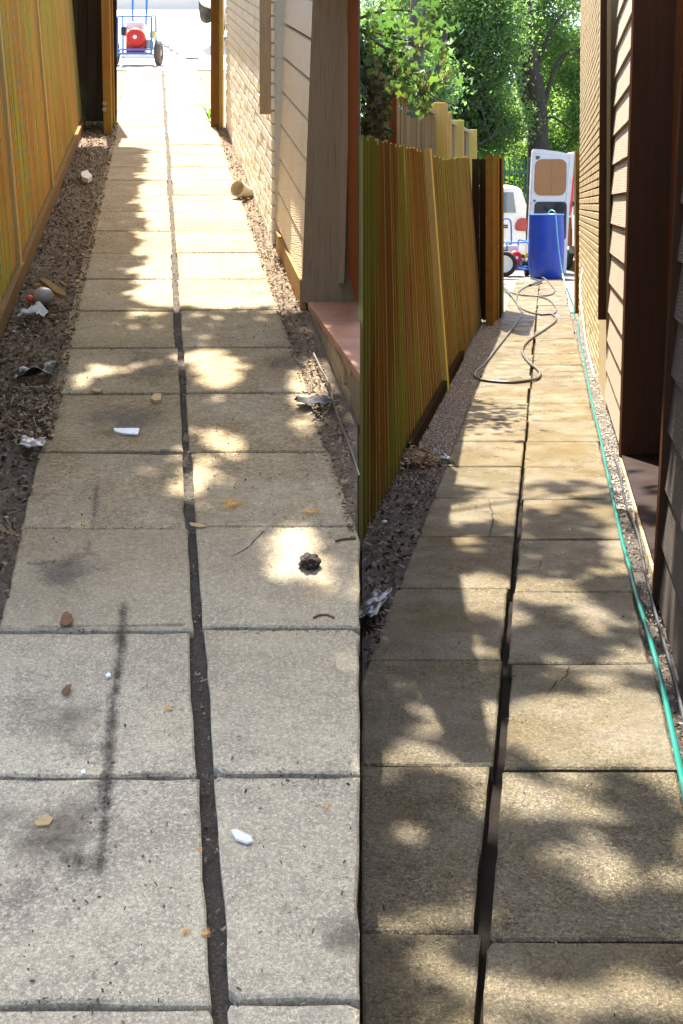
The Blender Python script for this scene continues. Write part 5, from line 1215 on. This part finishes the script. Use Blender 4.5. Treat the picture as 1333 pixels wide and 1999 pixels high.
flake('dead_leaf', 'small brown leaf at the cross joint left of the moss line', 'leaf', LG, [(120, 1200), (128, 1192), (140, 1202), (144, 1220), (130, 1226), (117, 1216)], .008, .0015, 'deadleaf', .01, .3)
flake('dead_leaf', 'curled brown leaf on the left dry slab beside the moss', 'leaf', LG, [(119, 1346), (130, 1337), (140, 1340), (138, 1352), (127, 1358)], .008, .0015, 'deadleaf', .03, .4)
flake('dead_leaf', 'brown twig leaf lying in the long dry joint', 'leaf', LG, [(370, 1020), (390, 1023), (404, 1028), (390, 1030), (372, 1026)], .006, .0015, 'cork')
flake('dead_leaf', 'brown leaf on the nearest left dry slab', 'leaf', LG, [(66, 1608), (90, 1590), (104, 1600), (96, 1612), (72, 1614)], .004, .003, 'cork')
def stain(label, cx, cy, rx, ry): return stain_spot('rust_stain', label, cx, cy, rx*1.25, ry*1.25, 'rust_stain', 1.)
stain('largest rust stain on a dry slab right of the long joint', 457, 983, 26, 11)
stain('rust stain near the right edge of the dry path', 612, 997, 20, 6)
stain('rust spot left of the long joint on the nearest slab', 390, 1655, 8, 8)
stain('rust spot beside the dark joint on the nearest slabs', 427, 1640, 5, 10)
stain('lower rust spot nearest the camera by the long joint', 400, 1822, 9, 9)
stain('lower rust spot left of its neighbour nearest the camera', 362, 1818, 7, 7)
stain('small rust spot on the right slab above the pointed shard', 637, 1573, 8, 7)
stain('small rust spot on the slab right of the moss line', 330, 1383, 7, 7)
def lump(name, label, cat, c, r, mat, seed, sq=(1, 1, .6), amp=.35, sub=3, parent=None):
    bm = bmesh.new(); bmesh.ops.create_icosphere(bm, subdivisions=sub, radius=1)
    for v in bm.verts:
        n = noise.fractal(v.co*2.3+Vector((seed, 0, 0)), 1., 2., 4); q = v.co*(1+amp*n); v.co = Vector((c[0]+q.x*r*sq[0], c[1]+q.y*r*sq[1], c[2]+q.z*r*sq[2]))
    mb = MB(); mb.bm(bm); return tag(mb.build(name, mat, parent, True), label, cat)
p = LG(604, 1108); lump('soil_clod', 'dark brown clod of soil on a dry slab at right', 'clod', (p.x, p.y, p.z+.016), .030, 'clod', 3.1, (1, 1.2, .75), .5)
# curved twig
hose('curved_twig', 'thin curved dark twig on a dry slab below the clod', [LG(x, y, .005) for x, y in ((612, 1206), (622, 1201), (638, 1200), (652, 1206))], .003, 'deadleaf', 'twig', 5)
hose('dark_twig', 'dark twig at the right edge of the dry path', [LG(x, y, .006) for x, y in ((655, 1056), (672, 1052), (695, 1051))], .004, 'deadleaf', 'twig', 5)
def sheetlet(name, label, cat, fn, cx, cy, w, d_, mat, seed, amp=.04, h=.03, n=14, rot=0.):
    c = fn(cx, cy); V = []; Q = []
    for i in range(n+1):
        for j in range(n+1):
            a, b = (i/n-.5)*w, (j/n-.5)*d_; x = c.x+a*math.cos(rot)-b*math.sin(rot); y = c.y+a*math.sin(rot)+b*math.cos(rot)
            k_ = 1+.35*noise.noise(Vector((i*.22, j*.22, seed))); x = c.x+(x-c.x)*k_; y = c.y+(y-c.y)*k_
            g = zl(y) if fn is LG else 0
            V.append((x, y, g+h+amp*(abs(noise.noise(Vector((x*14, y*14, seed))))*1.6-.5+.9*abs(noise.noise(Vector((x*33, y*33, seed+3)))))))
    for i in range(n):
        for j in range(n): q = i*(n+1)+j; Q.append((q, q+1, q+n+2, q+n+1))
    o = np_mesh(name, V, Q, mat); o.modifiers.new('thickness', 'SOLIDIFY').thickness = .003
    return tag(o, label, cat)
sheetlet('crumpled_paper', 'crumpled white and dark paper on the litter by the fence', 'paper', LG, 64, 628, .13, .11, 'paper', 1.3, .035, .05)
sheetlet('black_sheet', 'torn black plastic on the soil left of the dry path', 'plastic', LG, 66, 745, .15, .12, 'bag', 5.3, .03, .04)
sheetlet('grey_rag', 'crumpled grey rag at the right edge of the dry path', 'rag', LG, 612, 795, .13, .09, 'rag', 2.3, .03, .028)
sheetlet('clear_wrapper', 'crumpled clear wrapper on dark soil at the photo edge', 'wrapper', LG, 62, 878, .09, .09, 'clear', 7.7, .02, .025)
sheetlet('black_sheet', 'black plastic sheet on dark soil beside the wet path', 'plastic', RG, 728, 1190, .08, .34, 'bag', 4.4, .012, .022, rot=-.3)
p = LG(84, 578, .06); lump('plastic_ball', 'round dusty clear plastic bottle on the litter', 'bottle', p, .05, 'clear', 8.8, (1.1, 1, .9), .08)
p = LG(58, 583, .06); lump('bottle_cap', 'small red cap on the litter beside the fence', 'cap', p, .020, 'orange', 1.8, (1, 1, .9), .04, 2)
p = LG(72, 560, .06); lump('pink_wrapper', 'small pink wrapper behind the clear plastic bottle', 'wrapper', p, .024, 'tile_sill', 2.8, (1, 1.2, .8), .3, 2)
flake('wood_offcut', 'pale wooden offcut lying across the fence litter', 'wood', LG, [(76, 551), (92, 552), (128, 578), (127, 585), (112, 580)], .07, .02, 'tanwood')
flake('wood_offcut', 'short pale stick on the litter above the offcut', 'wood', LG, [(114, 552), (119, 552), (131, 560), (126, 562)], .04, .012, 'tanwood')
flake('stone', 'pale flat stone on the litter strip further up', 'stone', LG, [(158, 345), (170, 340), (180, 352), (172, 358), (160, 354)], .02, .035, 'render')
mc = thing('clay_pipe', 'cream clay pipe end lying against the white wall foot', 'pipe', LG(474, 385, 0))
p = LG(472, 372, .05); mm_ = Matrix.Translation(p) @ Matrix.Rotation(R(-28), 4, 'Z') @ Matrix.Rotation(R(78), 4, 'X')
mb = MB(); mb.lathe([(.046, -.10), (.050, .03), (.060, .035), (.060, .06), (.052, .06), (.044, .02), (.042, -.09)], 28, mm_, False); mb.build('pipe', 'cup', mc, True)
gt = thing('weed', 'small green weed growing at the foot of the gate post', 'plant', LG(407, 238, 0))
mb = MB()
for i in range(22):
    a = random.uniform(0, 6.28); b = LG(408, 236); l_ = random.uniform(.10, .24); d_ = Vector((math.cos(a)*.4, math.sin(a)*.4, 1)).normalized(); s_ = Vector((-math.sin(a), math.cos(a), 0))*.012
    mb.add([b, b+d_*l_*.6+s_, b+d_*l_+Vector((math.cos(a), math.sin(a), -.3))*.05, b+d_*l_*.6-s_], [(0, 1, 2, 3)])
mb.build('leaves', 'weed', gt)
# pale wall closing the yard
yw = thing('yard_wall', 'pale rendered wall at the top of the parking yard', 'wall', (-4, 40, zl(YT)))
mb = MB(); mb.box((-15, 40, zl(YT)-.1), (SEAM*40-.1, 40.25, zl(YT)+2.2)); mb.build('wall', 'render', yw)
mb = MB(); mb.box((-15, 39.96, zl(YT)+2.202), (SEAM*40-.1, 40.29, zl(YT)+2.28)); mb.build('coping', 'concrete', yw)
# stone and dead leaves on the wet side
p = RG(751, 1024); lump('pebble', 'pale round pebble on the dark soil by the mossy fence', 'pebble', (p.x, p.y, .012), .016, 'render', 9.1, (1, 1, .6), .1, 2)
p = RG(815, 905); lump('litter_heap', 'brown heap of raked leaf litter by the mossy fence', 'heap', (p.x, p.y, .0), .10, 'chip_d', 5.1, (1, 1.6, .55), .4)
tag(chips('raked_leaves', 900, lambda: Vector((p.x+random.gauss(0, .06), p.y+random.gauss(0, .13), .03+abs(random.gauss(0, .02)))), 'chip_l', .008, .03), 'dry leaf crumbs on the raked heap', 'leaf litter', kind='stuff')
sheetlet('dark_slate', 'broken dark flat slate at the wet path edge', 'slate', RG, 845, 895, .16, .3, 'bag', 6.1, .008, .02, rot=.2)
